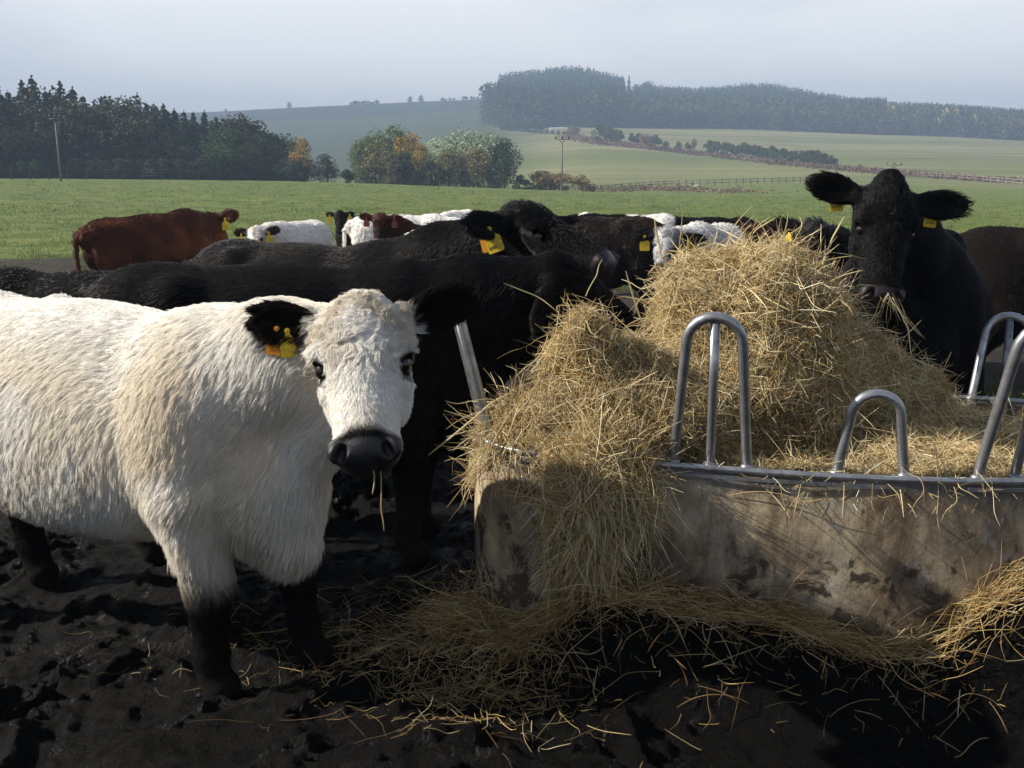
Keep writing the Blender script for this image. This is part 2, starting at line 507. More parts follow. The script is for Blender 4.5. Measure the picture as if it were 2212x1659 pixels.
    # ---- per-vertex regions
    q3 = (V - O) @ HR.T; a = q3[:, 0] / hs; b = q3[:, 1] / hw; cc = q3[:, 2] / hw
    ear = np.zeros(len(V)); eflow = np.zeros_like(V)
    for (b0, d, op, wd, ec, es, RE) in eP:
        qq = (V - ec) @ RE.T / (np.array([.125, .085, .06]) * es)
        w = sstep(1.25, .95, np.linalg.norm(qq, axis=1)) * sstep(.02, .045, ((V - b0) @ d) / es)
        eflow = eflow + w[:, None] * (d + .35 * norm((V - ec) @ wd[:, None] * wd)); ear = np.maximum(ear, w)
    t = np.clip(a, .02, .45); dh = np.sqrt((a - t) ** 2 + b ** 2 + (cc + .09) ** 2)
    head = sstep(.19, .13, dh) * sstep(-.08, .04, a) * (1 - ear)
    pn = V / S
    ab = hb - S0; tn = np.clip(((V - S0) @ ab) / (ab @ ab), 0, 1)
    neck = sstep(.1, .55, tn) * (1 - head) * (1 - ear) * sstep(.45, .35, np.linalg.norm(V - (S0 + tn[:, None] * ab), axis=1) / S)
    leg = sstep(.52, .40, pn[:, 2]) * (1 - head) * (1 - neck) * (1 - ear) * sstep(.02, .10, np.abs(pn[:, 1]))
    leg = leg * np.where((pn[:, 0] > .25 * body_len) | (pn[:, 0] < -.45 * body_len), 1, 0)
    if fur and fur.get('leg_floor'): pass
    eyed = np.minimum(*[np.linalg.norm(V - hp(.187, q * .102, -.062), axis=1) / hs for q in (-1, 1)])
    nz = fbm(V / S + seed * 3.1, 5, 4, seed)
    D = dict(p=pn, a=a, b=b, c=cc, head=head, ear=ear, neck=neck, leg=leg, eye=eyed, n=nz, V=V, N=N, S=S, hs=hs)
    C = np.clip(coat(D), 0.0, 1); nose = head * sstep(.425, .455, a) * sstep(-.165, -.14, cc)
    if 'nose' in D: C = C * (1 - nose[:, None]) + np.array(D['nose']) * nose[:, None]
    me = np_mesh('cow', V, F); vcol(me, 'coat', C)
    gl = me.attributes.new('gloss', 'FLOAT', 'POINT'); gl.data.foreach_set('value', np.asarray(nose, np.float32))
    me.materials.append(M_SKIN)
    o = link(bpy.data.objects.new('cow', me)); o.location = c3; o.rotation_euler = (0, rad(-tilt), ps)
    tag(o, label, 'cow', group)
    for q in (-1, 1):
        eo = link(bpy.data.objects.new('eye', _eye_me), o); eo.location = hp(.187, q * .092, -.064); eo.scale = (hs * (fur or {}).get('eyes', 1.0),) * 3
    for (ei, off, mt, face, text, tsc, roll) in tags:
        b0, d, op, wd, ec, es, RE = eP[ei]
        p = ec + off[0] * d * es + off[1] * op * es + np.array([0, 0, off[2]]) + (Ld((off[3], off[4], 0)) if len(off) > 3 else 0)
        ear_tag(o, p, Ld(face), mt, text, tsc, roll)
    # ---- fur
    if fur:
        ln = fur['body'] * (1 + .5 * sstep(.75, .5, pn[:, 2]) * (1 - leg)) * np.ones(len(V))
        ln = ln * (1 - leg) + leg * fur.get('leg', .02) * (.35 + .65 * sstep(.12, .34, pn[:, 2]))
        ln = ln * (1 - neck) + neck * fur.get('neck', fur['body'])
        fore = sstep(.30, .16, a) * sstep(-.13, -.06, cc)
        hl = fur.get('face', .02) * (1 - fore) + fore * fur.get('fore', .03)
        hl = hl * (.25 + .75 * sstep(.44, .36, a))
        ln = ln * (1 - head) + head * hl
        ln = ln * (1 - ear) + ear * fur.get('ear', .03)
        ln = ln * (1 - nose) * sstep(.026, .06, eyed) * sstep(.06, .10, pn[:, 2])
        ln = ln * (1 + .25 * fbm(V / S + 9, 7, 2, seed + 5))
        lump = fur['body'] * .0
        bf = np.array([-.75, 0, 0]) + np.array([0, 0, -1.0]) * (.25 + .75 * sstep(1.2, .6, pn[:, 2]))[:, None]
        fl = bf * (1 - leg[:, None]) + leg[:, None] * np.array([-.15, 0, -1.0])
        nf = -norm(ab) * .6 + np.array([0, 0, -.8])
        fl = fl * (1 - neck[:, None]) + neck[:, None] * nf
        hf = f * np.clip((a - .17) * 9, -1, 1)[:, None] + s * (b * 6)[:, None] + u * -.2
        fl = fl * (1 - head[:, None]) + head[:, None] * hf
        fl = fl * (1 - ear[:, None]) + eflow
        # swirl the flow with a smooth random rotation about the normal
        tw = fbm(V / S + 21, fur.get('swf', 4.0), 2, seed + 9) * (fur.get('swirl', .8) * (1 - head) + head * (fur.get('fswirl', .6) * fore + .5))
        T = norm(fl - N * (fl * N).sum(1, keepdims=True))
        Bn = np.cross(N, T); T = T * np.cos(tw)[:, None] + Bn * np.sin(tw)[:, None]
        w = (1 + head * fur.get('hdens', 1.5) + ear * 2.0) * (ln > .002)
        n = fur['n']; idx, W = sample_quads(V, F, n, w, rng)
        P0, N0, T0, L0 = interp(V, idx, W), norm(interp(N, idx, W)), norm(interp(T, idx, W)), interp(ln, idx, W)
        C0 = interp(C, idx, W); HD = interp(head * fore, idx, W); HE = interp(np.maximum(ear, head), idx, W); LG = interp(leg, idx, W)
        ng = max(2, n // fur.get('per', 24)); gp = 1 / (interp(w, idx, W) * (1 + 1.5 * HD) + 1e-3); g = rng.choice(n, ng, False, gp / gp.sum())
        kd = KDTree(ng)
        for i, j in enumerate(g): kd.insert(P0[j], i)
        kd.balance()
        gi = g[np.array([kd.find(p)[1] for p in P0])]
        m = fur.get('pts', 6); tt = np.linspace(0, 1, m)[None, :, None]
        # guide parameters
        ph = rng.random(n) * 6.28; amp = (fur.get('wave', .004) * (1 - HD) * (1 - .8 * HE * (1 - HD)) + HD * fur.get('curl', .010)) * (.5 + rng.random(n))
        fq = (fur.get('freq', 1.0) * (1 - HD) + HD * fur.get('cfreq', 1.6)) * (.7 + .6 * rng.random(n))
        HF = HE * (1 - HD)      # short hair of face and ears
        lift = (fur.get('lift', .35) * (1 - HD) + HD * fur.get('flift', .5)) * (.6 + .8 * rng.random(n))
        gn, gT, gN = L0[gi] * (.75 + .45 * rng.random(n)), T0[gi], N0[gi]
        gB = np.cross(gN, gT)
        A3 = lambda x: x[:, None, None]
        path = A3(gn) * (gT[:, None] * tt + gN[:, None] * A3(lift[gi]) * (tt - .55 * tt * tt))
        path = path + gB[:, None] * A3(amp[gi]) * (np.sin(6.28 * A3(fq[gi]) * tt + A3(ph[gi])) - np.sin(A3(ph[gi]))) * tt ** .6
        path = path + gN[:, None] * A3(amp[gi] * .6 * (1 - HE[gi])) * (np.cos(6.28 * A3(fq[gi]) * tt + A3(ph[gi])) - np.cos(A3(ph[gi]))) * tt ** .6
        path[..., 2] -= (fur.get('grav', .0) * gn[:, None] * tt[..., 0] ** 2)
        clm = A3(fur.get('clump', .6) * (1 - HD) * (1 - .6 * HF) + HD * fur.get('fclump', fur.get('clump', .6)))
        P = P0[:, None] + path + (P0[gi] - P0)[:, None] * clm * tt ** 1.3
        P = P + rng.normal(0, fur.get('fuzz', .0025), (n, 1, 3)) * tt
        kk = L0 > .003
        for q in (-1, 1): kk &= (np.linalg.norm(P - hp(.190, q * .106, -.056), axis=2).min(1) > fur.get('eyeclear', .024) * hs)
        P = P[kk]; Cc = C0[kk] * (1 + rng.normal(0, fur.get('cv', .10), (kk.sum(), 1)))
        if fur.get('tipc') is not None:
            rw = fur.get('tipw', lambda d: 0)(dict(p=P0[kk] / S, ear=HE[kk], V=P0[kk])); Cc = Cc * (1 - rw[:, None]) + np.array(fur['tipc']) * rw[:, None]
        rr = fur.get('r', .0006) * np.array([1.0] * (m - 2) + [.75, .25])
        fo = curves_obj('coat', P, rr, furmat or (M_FUR_W if C.mean() > .2 else M_FUR_B), o, np.clip(Cc, .003, 1))
    return o, hp, eP, c3, toL

# ------------------------------------------------------------------ coats
def lerp(C, col, w): return C * (1 - w[:, None]) + np.array(col) * w[:, None]

def coat_white(D, mud=.34, dirt=1.0, muzzle=.375, earb=1.0):
    p, n = D['p'], D['n']
    C = np.tile(np.array([.89, .865, .81]), (len(p), 1))
    side = sstep(1.18, 1.0, p[:, 2]) * sstep(-.05, .35, n + .25 * sstep(.6, .0, np.abs(p[:, 0] - .1)))
    C = lerp(C, [.85, .78, .65], dirt * .6 * side)
    C = lerp(C, [.82, .72, .55], dirt * .42 * np.maximum(D['neck'], sstep(.3, .5, p[:, 0]) * (1 - D['head']) * (1 - D['ear'])) * sstep(-.5, .3, n))
    C = lerp(C, [.58, .50, .38], dirt * D['head'] * sstep(.27, .1, D['a']) * .8 * sstep(-.45, .35, fbm(D['V'], 16, 3, 5)))
    C = lerp(C, [.40, .31, .21], dirt * .7 * sstep(.72, .45, p[:, 2]) * sstep(.12, .42, fbm(p, 9, 4, 61)) * (1 - D['head']))
    low = sstep(mud + .10, mud - .04, p[:, 2] + .07 * n) * (1 - D['head'])
    C = lerp(C, [.28, .19, .11], .6 * sstep(mud + .2, mud, p[:, 2] + .07 * n) * (1 - D['head']) * dirt)
    C = lerp(C, [.006, .005, .004], low)
    C = lerp(C, [.008, .008, .008], D['head'] * sstep(muzzle, muzzle + .035, D['a'] + .014 * n - .10 * (D['c'] + .12) - .55 * np.maximum(np.abs(D['b']) - .03, 0)))
    C = lerp(C, [.010, .009, .009], sstep(.048, .033, D['eye']))
    C = lerp(C, [.010, .007, .006], D['ear'] * earb); C = lerp(C, [.035, .016, .009], D['ear'] * sstep(.24, .33, np.abs(D['b'])))
    D['nose'] = (.011, .010, .012)
    return C

def coat_solid(col, col2=None, nose=(.03, .022, .024), mud=.3, head=None):
    def fn(D):
        C = np.tile(np.array(col, float), (len(D['p']), 1))
        if col2 is not None: C = lerp(C, col2, sstep(-.15, .4, D['n']))
        if head is not None: C = lerp(C, head, D['head'] * sstep(.1, .3, D['a']))
        C = lerp(C, [.016, .013, .010], sstep(mud + .1, mud - .1, D['p'][:, 2] + .1 * D['n']))
        D['nose'] = nose
        return C
    return fn

BLACK = ((.0024, .0023, .0027), (.0038, .0033, .0032))
def coat_belt(D):
    C = coat_solid(*BLACK)(D)
    return lerp(C, [.74, .72, .68], sstep(-.1, -.05, D['p'][:, 0] + .02 * D['n']) * sstep(.62, .57, D['p'][:, 0]) * (1 - D['head']) * (1 - D['ear']))
def coat_roan(D):
    C = coat_solid((.06, .022, .013), (.085, .034, .02))(D)
    C = lerp(C, [.75, .73, .70], np.maximum(D['neck'], sstep(.34, .42, D['p'][:, 0])) * (1 - D['head']) * sstep(.75, .9, D['p'][:, 2]))
    C = lerp(C, [.42, .42, .42], D['head']); C = lerp(C, [.06, .06, .065], D['head'] * sstep(-.02, .3, D['n'] + D['b'] * 3))
    C = lerp(C, [.008, .008, .008], D['ear']); C = lerp(C, [.01, .01, .01], D['head'] * sstep(.4, .44, D['a']))
    return C
# ------------------------------------------------------------------ the herd
TOCAM = lambda p: norm(CAM - np.asarray(p))
YT, OT, RT = M_TAG, M_TAG_O, M_TAG_R
CAMF = (0, -1, .1)

HEROFUR = dict(n=380000, body=.042, neck=.048, face=.011, fore=.046, ear=.034, leg=.028, pts=7, per=10, eyeclear=.036, wave=.0030, curl=.015, cfreq=1.1, freq=.7, clump=.36, fclump=.78, lift=.24, flift=.30, swirl=.9, fswirl=2.2, swf=4.0, hdens=2.5, r=.0005, grav=.25, fuzz=.003, cv=.10, eyes=1.22)
hero = cow('shaggy white cow with black ears and muzzle, standing left of the hay feeder',
    (-1.362, 3.140), -28, 1.0, at(774, 642, 2.60), at(784, 985, 2.24), (.05, -1, .5), coat_white, h=.0090,
    fur=HEROFUR,
    ears={0: ((-.26, -1, .14), (.45, -.15, 1.0), .90), 1: ((-.40, 1, .0), (.85, .1, .6), .98)}, stance=(.02, .14, 0, 0), belly=.03,
    tags=((0, (.03, .022, -.050), OT, (-.1, -1, .05), None, .85, .15), (0, (-.01, .030, -.050), YT, (.05, -1, .05), None, .85, -.1)), seed=3, hd=1.14, body_len=1.2, hip=1.0)

# black cow feeding behind the white one
cow('black cow in front, stretching her lowered head into the hay behind the white cow', (-.92, 4.05), -3, 1.045, at(1205, 548, 3.86), at(1418, 705, 3.93), (.5, -.25, .8), coat_solid(*BLACK), h=.014,
    fur=dict(n=60000, body=.028, neck=.03, face=.012, fore=.025, ear=.03, leg=.012, pts=5, per=4, wave=.0012, curl=.003, clump=.2, lift=.26, swirl=.2, fswirl=.5, r=.0007, cv=.25, tipc=(.035, .03, .027), tipw=lambda d: .5 * sstep(1.05, 1.2, d['p'][:, 2]) * (d['p'][:, 0] < .45)),
    ears={0: ((.25, -.6, -.75), (.3, -.8, .5), 1.0), 1: ((-.6, .7, -.1), (.3, .5, .8), 1.0)}, seed=11)
cow('black cow with raised head in profile and a numbered yellow ear tag', (-1.10, 5.30), -33, 1.06, at(1118, 437, 4.55), at(1340, 547, 4.27), (.42, -.30, .9), coat_solid(*BLACK), h=.013,
    fur=dict(n=60000, body=.026, neck=.028, face=.010, fore=.028, ear=.035, leg=.012, pts=5, per=4, wave=.0012, curl=.003, clump=.2, lift=.26, swirl=.2, fswirl=.5, r=.0007, cv=.25, tipc=(.035, .03, .027), tipw=lambda d: .5 * sstep(1.05, 1.2, d['p'][:, 2]) * (d['p'][:, 0] < .45)),
    ears={0: ((-.20, -1, -.05), (.55, -.2, .75), 1.05), 1: ((.35, 1, .10), (-.4, .2, .9), 1.05)},
    tags=((0, (-.01, .025, -.062), YT, (-.15, -1, .1), (('690617', -.050, .0165),), 1.25, -.35), (0, (-.02, .025, -.064, -.035, .05), OT, (-.25, -1, .1), None, 1.2, -.3)), seed=12)
cow('black cow left of the herd, showing only her sloping back over the white cow', (-2.32, 4.93), 176, .96, (-3.35, 5.0, .62), (-3.55, 5.0, .2), (-1, 0, .4), coat_solid(*BLACK), h=.022,
    fur=dict(n=26000, body=.024, pts=4, per=3, r=.0009, lift=.35, cv=.3, clump=.15, swirl=.2), seed=13)
cow('big black cow facing the camera across the hay, yellow tags in both ears', (2.14, 5.0), -112, 1.15, at(1931, 396, 3.86), at(1916, 650, 3.66), (-.05, -1, .25), coat_solid((.0034, .0033, .0038), (.005, .0046, .0046), nose=(.030, .022, .026)), h=.010, hd=1.04, peak=1.0,
    fur=dict(n=60000, body=.015, neck=.013, face=.010, fore=.015, ear=.026, hdens=4, eyeclear=.030, leg=.01, pts=5, per=4, wave=.0006, curl=.001, clump=.12, lift=.28, swirl=.12, fswirl=.2, r=.0007, cv=.25),
    ears={0: ((-.16, -1, .05), (.45, -.1, 1.0), 1.02), 1: ((-.02, 1, .05), (.45, .1, 1.0), 1.02)},
    tags=((0, (-.02, -.012, -.030), YT, (-.1, -1, 0), (('06584', -.050, .017),), .9, 0), (1, (-.03, -.012, -.036), YT, (.1, -1, 0), (('06584', -.050, .017),), .9, .12)), seed=14)
cow('dark brown cow cut off by the edge of the photo, behind the big black cow', (4.10, 6.60), -4, 1.09, (5.4, 6.5, 1.1), (5.7, 6.5, .75), (.5, 0, 1), coat_solid((.008, .006, .0055), (.013, .0095, .008)), h=.022,
    fur=dict(n=26000, body=.020, pts=4, per=3, r=.0009, lift=.35, cv=.3, clump=.15, swirl=.2), seed=15)

FAR = dict(n=9000, body=.035, neck=.035, face=.02, fore=.04, ear=.04, pts=4, per=6, r=.0022, lift=.5, clump=.4, cv=.2)
def far(**k): d = dict(FAR); d.update(k); return d
rust = (.075, .025, .012); rust2 = (.145, .047, .020)
cow('rust red brown cow seen from behind, standing in front of the dark wood', (-4.66, 12.5), 44, 1.04, at(458, 474, 13.25), at(484, 550, 13.7), (-.3, -.2, 1), coat_solid(rust, rust2), h=.026, fur=far(n=26000),
    ears={0: ((.9, -.35, .12), (.1, -1, 0), 1.15, 'w'), 1: ((-.5, .6, .2), (0, -1, 0), .9, 'w')}, tags=((0, (.0, .05, -.075), YT, CAMF, None, 1.7, 0),), seed=16, furmat=M_FUR_B, tilt=5)
cow('small white cow with black ears and two yellow tags, beside the red brown cow', (-3.02, 12.95), -104, .93, at(553, 490, 12.0), at(541, 552, 11.75), (-.1, -1, .35), lambda D: coat_white(D, dirt=.4), h=.024, fur=far(n=22000, body=.045),
    tags=((0, (.0, .04, -.08), YT, CAMF, None, 1.6, 0), (1, (-.02, .04, -.08), YT, CAMF, None, 1.6, 0)), ears={0: ((0, -1, -.1), (.2, 0, 1), 1.15), 1: ((0, 1, .15), (.2, 0, 1), 1.15)}, seed=17)
cow('small black calf with yellow tags, farthest out on the grass and facing the camera', (-3.25, 19.6), -112, .84, at(733, 456, 18.9), at(732, 503, 18.7), (0, -1, .3), coat_solid((.012, .010, .010)), h=.028, fur=far(n=7000),
    tags=((0, (.0, .04, -.06), YT, CAMF, None, 1.7, 0), (1, (0, .04, -.06), YT, CAMF, None, 1.7, 0)), seed=18)
cow('brown calf with pale nose looking over the black back, in front of a white cow', (-.96, 12.2), -127, .90, at(822, 462, 11.35), at(815, 523, 11.15), (-.02, -1, .3), coat_solid((.055, .020, .010), (.10, .034, .015), nose=(.40, .27, .20), head=(.02, .012, .01)), h=.022, fur=far(n=14000),
    ears={0: ((-.05, -1, .05), (.2, 0, 1), 1.1), 1: ((-.05, 1, .12), (.2, 0, 1), 1.1)}, tags=((0, (.0, .04, -.05), RT, CAMF, None, 1.15, 0), (1, (0, .04, -.05), RT, CAMF, None, 1.15, 0)), seed=19, furmat=M_FUR_B)
cow('white cow standing broadside on the grass right behind the brown calf', (-1.62, 14.6), 4, .97, (-.45, 14.5, 1.05), (-.2, 14.5, .65), (.4, 0, 1), lambda D: coat_white(D, dirt=.35), h=.028, fur=far(n=15000, body=.045), seed=20)
cow('white cow with black ear tips showing farther back, between brown calf and raised black head', (-.95, 17.2), -100, .97, at(944, 466, 16.2), at(944, 510, 15.9), (0, -1, .3), lambda D: coat_white(D, dirt=.3), h=.03, fur=far(n=9000, body=.045), seed=21)
cow('white cow showing only her rounded back in front of the brown calf', (-.35, 9.45), 40, .99, (.42, 10.1, .8), (.55, 10.25, .4), (.4, .3, 1), lambda D: coat_white(D, dirt=.35), h=.026, fur=far(n=15000, body=.045), seed=22)
cow('very dark brown cow standing broadside just past the raised black head', (.74, 10.5), 176, 1.05, (-.5, 10.4, 1.0), (-.8, 10.4, .6), (-.4, 0, 1), coat_solid((.014, .009, .007), (.024, .015, .011)), h=.024, fur=far(n=16000), seed=23)
cow('black cow with a white belt behind the dark brown cow, her head turned away', (1.75, 13.6), -8, 1.0, at(1458, 470, 13.5), at(1474, 520, 13.9), (.1, .3, 1), coat_belt, h=.028, fur=far(n=9000), furmat=M_FUR_W, seed=24)
cow('red brown cow with white neck and grizzled grey face, behind the hay heap', (2.26, 9.05), -133, 1.03, at(1446, 492, 8.0), at(1428, 580, 7.75), (-.15, -1, .3), coat_roan, h=.02, fur=far(n=20000), furmat=M_FUR_W,
    ears={0: ((.25, -1, -.15), (.2, -.2, 1), 1.15), 1: ((.1, 1, .1), (.2, 0, 1), 1.2)}, tags=((0, (.0, .035, -.06), YT, CAMF, None, 1.35, 0), (1, (-.02, .04, -.07), YT, CAMF, None, 1.3, 0)), seed=25)
cow('black cow far off on the grass above the red brown back', (3.3, 15.0), 3, .93, at(1608, 480, 15.1), at(1640, 520, 14.9), (.3, 0, 1), coat_solid((.009, .008, .008)), h=.028, fur=far(n=8000),
    tags=((0, (.0, .03, -.06), YT, CAMF, None, 1.5, 0),), seed=26)
cow('curly topped black cow between the hay heap and the big black cow', (2.78, 7.5), -120, 1.0, at(1768, 478, 6.62), at(1748, 580, 6.35), (-.15, -1, .3), coat_solid((.009, .0085, .009)), h=.02, fur=far(n=14000, fore=.06),
    ears={0: ((.1, -1, -.05), (.2, -.3, 1), 1.2)}, tags=((0, (-.01, .03, -.07), YT, (-.8, -.6, 0), None, 1.1, 0),), seed=27)
cow('white calf almost hidden behind the far ear of the raised black head', (1.4, 16.1), -96, .9, at(1266, 458, 15.2), at(1268, 498, 14.9), (0, -1, .3), lambda D: coat_white(D, dirt=.3), h=.03, fur=far(n=7000), seed=28)
# ------------------------------------------------------------------ land
# each column: bearing (reference pixel column) -> list of (range in metres, screen row where that ground is seen, or ('z', height))
_cols = {
 -1400: [(0, 'z0'), (70, 'z0.3'), (130, 392), (170, 395), (300, 385), (600, 330), (1000, 262), (1300, 262)],
 0:    [(0, 'z0'), (40, 'z0.0'), (70, 'z0.35'), (122, 388), (150, 391), (300, 386), (500, 340), (750, 290), (1000, 252), (1300, 256)],
 450:  [(0, 'z0'), (40, 'z0.0'), (70, 'z0.3'), (125, 390), (150, 394), (300, 388), (500, 338), (750, 280), (1000, 241), (1300, 246)],
 650:  [(0, 'z0'), (40, 'z0.0'), (70, 'z0.25'), (128, 393), (155, 398), (300, 392), (500, 340), (750, 272), (1000, 231), (1300, 236)],
 850:  [(0, 'z0'), (40, 'z0.0'), (70, 'z0.2'), (130, 398), (160, 404), (300, 392), (500, 335), (750, 266), (1000, 221), (1300, 226)],
 1050: [(0, 'z0'), (40, 'z0.0'), (70, 'z0.1'), (132, 404), (160, 409), (260, 388), (420, 330), (600, 280), (760, 245), (1000, 213), (1300, 219)],
 1250: [(0, 'z0'), (40, 'z0.0'), (80, 'z0.1'), (135, 412), (160, 414), (240, 382), (420, 308), (600, 277), (720, 245), (900, 196), (1000, 190), (1300, 215)],
 1340: [(0, 'z0'), (40, 'z0.0'), (80, 'z0.0'), (135, 416), (160, 414), (240, 380), (400, 316), (600, 278), (720, 256), (900, 228), (1000, 222), (1300, 232)],
 1500: [(0, 'z0'), (40, 'z0.0'), (80, 'z-.1'), (125, 421), (160, 411), (240, 383), (400, 328), (620, 281), (760, 256), (950, 236), (1300, 240)],
 1640: [(0, 'z0'), (40, 'z0.0'), (80, 'z-.1'), (122, 423), (160, 409), (235, 382), (360, 341), (630, 284), (780, 252), (950, 221), (1300, 236)],
 1800: [(0, 'z0'), (40, 'z0.0'), (80, 'z-.1'), (120, 426), (160, 407), (230, 382), (320, 354), (450, 322), (640, 288), (800, 272), (950, 254), (1300, 258)],
 2000: [(0, 'z0'), (40, 'z0.0'), (80, 'z-.1'), (120, 427), (170, 408), (230, 384), (320, 356), (450, 326), (640, 296), (800, 276), (950, 262), (1300, 268)],
 2212: [(0, 'z0'), (40, 'z0.0'), (80, 'z-.1'), (120, 428), (175, 412), (230, 394), (320, 362), (450, 333), (640, 305), (800, 293), (950, 288), (1300, 290)],
 3600: [(0, 'z0'), (40, 'z0.0'), (80, 'z-.1'), (120, 428), (175, 415), (230, 402), (320, 380), (640, 330), (950, 315), (1300, 315)],
}
_px = np.array(sorted(_cols), float)
_az = np.array([math.atan2(ray(x, 405)[0], ray(x, 405)[1]) for x in _px])
_lr = np.linspace(math.log(1.0), math.log(1600.0), 420)
_tab = []
for x in sorted(_cols):
    rr, zz = [], []
    for r, yv in _cols[x]:
        if isinstance(yv, str): z = float(yv[1:])
        else:
            d = ray(x, yv); z = H + r * d[2] / math.hypot(d[0], d[1])
        rr.append(r); zz.append(z)
    rr.append(1700); zz.append(zz[-1] - 10)
    zl = np.interp(np.exp(_lr), rr, zz)
    kk = np.exp(-np.linspace(-2, 2, 17) ** 2); kk /= kk.sum()
    zl = np.convolve(np.pad(zl, 8, mode='edge'), kk, 'valid')
    _tab.append(zl)
_tab = np.array(_tab)
_azf = np.linspace(_az[0], _az[-1], 300)
_tabf = np.stack([np.interp(_azf, _az, _tab[:, j]) for j in range(len(_lr))], 1)
_kk = np.exp(-np.linspace(-2, 2, 13) ** 2); _kk /= _kk.sum()
_tabf = np.stack([np.convolve(np.pad(_tabf[:, j], 6, mode='edge'), _kk, 'valid') for j in range(len(_lr))], 1)

def ground_z(x, y):
    x, y = np.asarray(x, float), np.asarray(y, float)
    r = np.maximum(np.hypot(x, y), 1.01); az = np.clip(np.arctan2(x, y), _azf[0], _azf[-1] - 1e-6)
    fa = (az - _azf[0]) / (_azf[1] - _azf[0]); ia = np.minimum(fa.astype(int), len(_azf) - 2); fa = fa - ia
    fr = np.clip((np.log(r) - _lr[0]) / (_lr[1] - _lr[0]), 0, len(_lr) - 1.001); ir = fr.astype(int); fr = fr - ir
    z = (_tabf[ia, ir] * (1 - fa) + _tabf[ia + 1, ir] * fa) * (1 - fr) + (_tabf[ia, ir + 1] * (1 - fa) + _tabf[ia + 1, ir + 1] * fa) * fr
    P = np.stack([x, y, np.zeros_like(x)], -1)
    z = z + fbm(P, .12, 3, 5) * .10 * sstep(6, 14, r) + fbm(P, .02, 3, 6) * .5 * sstep(60, 160, r)
    return z

def ground_hit(px, py, rmin=3.0):
    """first point where the line of sight meets the land"""
    d = ray(px, py); d = d / math.hypot(d[0], d[1])
    t = np.exp(np.linspace(math.log(rmin), math.log(1500), 5000))
    P = CAM + d[None] * t[:, None]
    below = P[:, 2] < ground_z(P[:, 0], P[:, 1])
    i = int(np.argmax(below)) if below.any() else len(t) - 1
    return P[i]

def on_bearing(px, r, py=400):
    d = ray(px, py); d = d / math.hypot(d[0], d[1])
    x, y = d[0] * r, d[1] * r
    return np.array([x, y, float(ground_z(x, y))])

def z_at(px, py, r):
    d = ray(px, py); return H + r * d[2] / math.hypot(d[0], d[1])

# meadow and hill material
def ground_mat():
    m, nt, b = new_mat('meadow')
    co = objco(nt)
    sep = nt.nodes.new('ShaderNodeSeparateXYZ'); nt.links.new(co, sep.inputs[0])
    a = attr(nt, 'zone')                       # r: bare soil, g: stubble / dry pasture, b: darker left hillside, ploughed near the ridge
    sz = nt.nodes.new('ShaderNodeSeparateColor'); nt.links.new(a, sz.inputs[0])
    big = noise_tex(nt, .06, 5, .6, co); mid = noise_tex(nt, .7, 5, .65, co); fine = noise_tex(nt, 9, 4, .7, co)
    g = ramp(nt, mid, [(.34, (.050, .085, .018)), (.47, (.110, .155, .034)), (.60, (.165, .195, .052)), (.74, (.225, .215, .08))])
    g = mixc(nt, math_n(nt, 'MULTIPLY', ramp(nt, big, [(.4, (0, 0, 0)), (.65, (1, 1, 1))]), .45), g, (.125, .145, .06))
    g = mixc(nt, .5, g, ramp(nt, fine, [(.25, (.45, .45, .4)), (.6, (1.15, 1.15, 1.05))]), 'MULTIPLY')
    # stretched streaks on the far pasture
    mp = nt.nodes.new('ShaderNodeMapping'); mp.inputs['Scale'].default_value = (.004, .05, .05); mp.inputs['Rotation'].default_value = (0, 0, .25); nt.links.new(co, mp.inputs[0])
    st = nd(nt, 'ShaderNodeTexNoise', Scale=1.0, Detail=6, Roughness=.65); nt.links.new(mp.outputs[0], st.inputs['Vector'])
    dry = ramp(nt, st.outputs['Fac'], [(.36, (.12, .14, .05)), (.48, (.19, .19, .08)), (.56, (.25, .235, .115)), (.64, (.29, .265, .15))])
    g = mixc(nt, sz.outputs[1], g, dry)
    pl = ramp(nt, st.outputs['Fac'], [(.3, (.020, .031, .024)), (.6, (.034, .046, .033))])
    g = mixc(nt, sz.outputs[2], g, pl)
    soil = ramp(nt, noise_tex(nt, 5, 6, .7, co), [(.3, (.020, .016, .012)), (.55, (.050, .041, .032)), (.75, (.095, .082, .068))])
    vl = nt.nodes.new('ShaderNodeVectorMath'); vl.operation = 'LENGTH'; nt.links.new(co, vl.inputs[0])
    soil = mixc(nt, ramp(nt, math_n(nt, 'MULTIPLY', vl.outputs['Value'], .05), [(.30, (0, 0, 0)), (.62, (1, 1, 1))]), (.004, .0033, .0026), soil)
    sm = math_n(nt, 'ADD', sz.outputs[0], math_n(nt, 'MULTIPLY', math_n(nt, 'SUBTRACT', noise_tex(nt, 1.4, 5, .7, co), .5), 1.6))
    g = mixc(nt, ramp(nt, sm, [(.45, (0, 0, 0)), (.6, (1, 1, 1))]), g, soil)
    nt.links.new(g, b.inputs['Base Color']); b.inputs['Roughness'].default_value = .9; b.inputs['Specular IOR Level'].default_value = .15
    bump(nt, b, noise_tex(nt, 14, 5, .7, co), .6, .08)
    return m
M_GROUND = ground_mat()
az = np.concatenate([np.linspace(-math.pi, -.75, 40, endpoint=False), np.linspace(-.75, .75, 620), np.linspace(.75, math.pi, 41)[1:]])
rr = np.exp(np.linspace(math.log(1.2), math.log(1550), 620))
AZ, RR = np.meshgrid(az, rr, indexing='ij')
GX, GY = np.sin(AZ) * RR, np.cos(AZ) * RR
GZ = ground_z(GX, GY)
near = sstep(8.0, 5.0, RR); GZ = GZ - .16 * near
bumpz = fbm(np.stack([GX, GY, GX * 0], -1), 1.3, 4, 77); GZ = GZ + bumpz * .05 * sstep(5, 7, RR) * sstep(60, 30, RR)
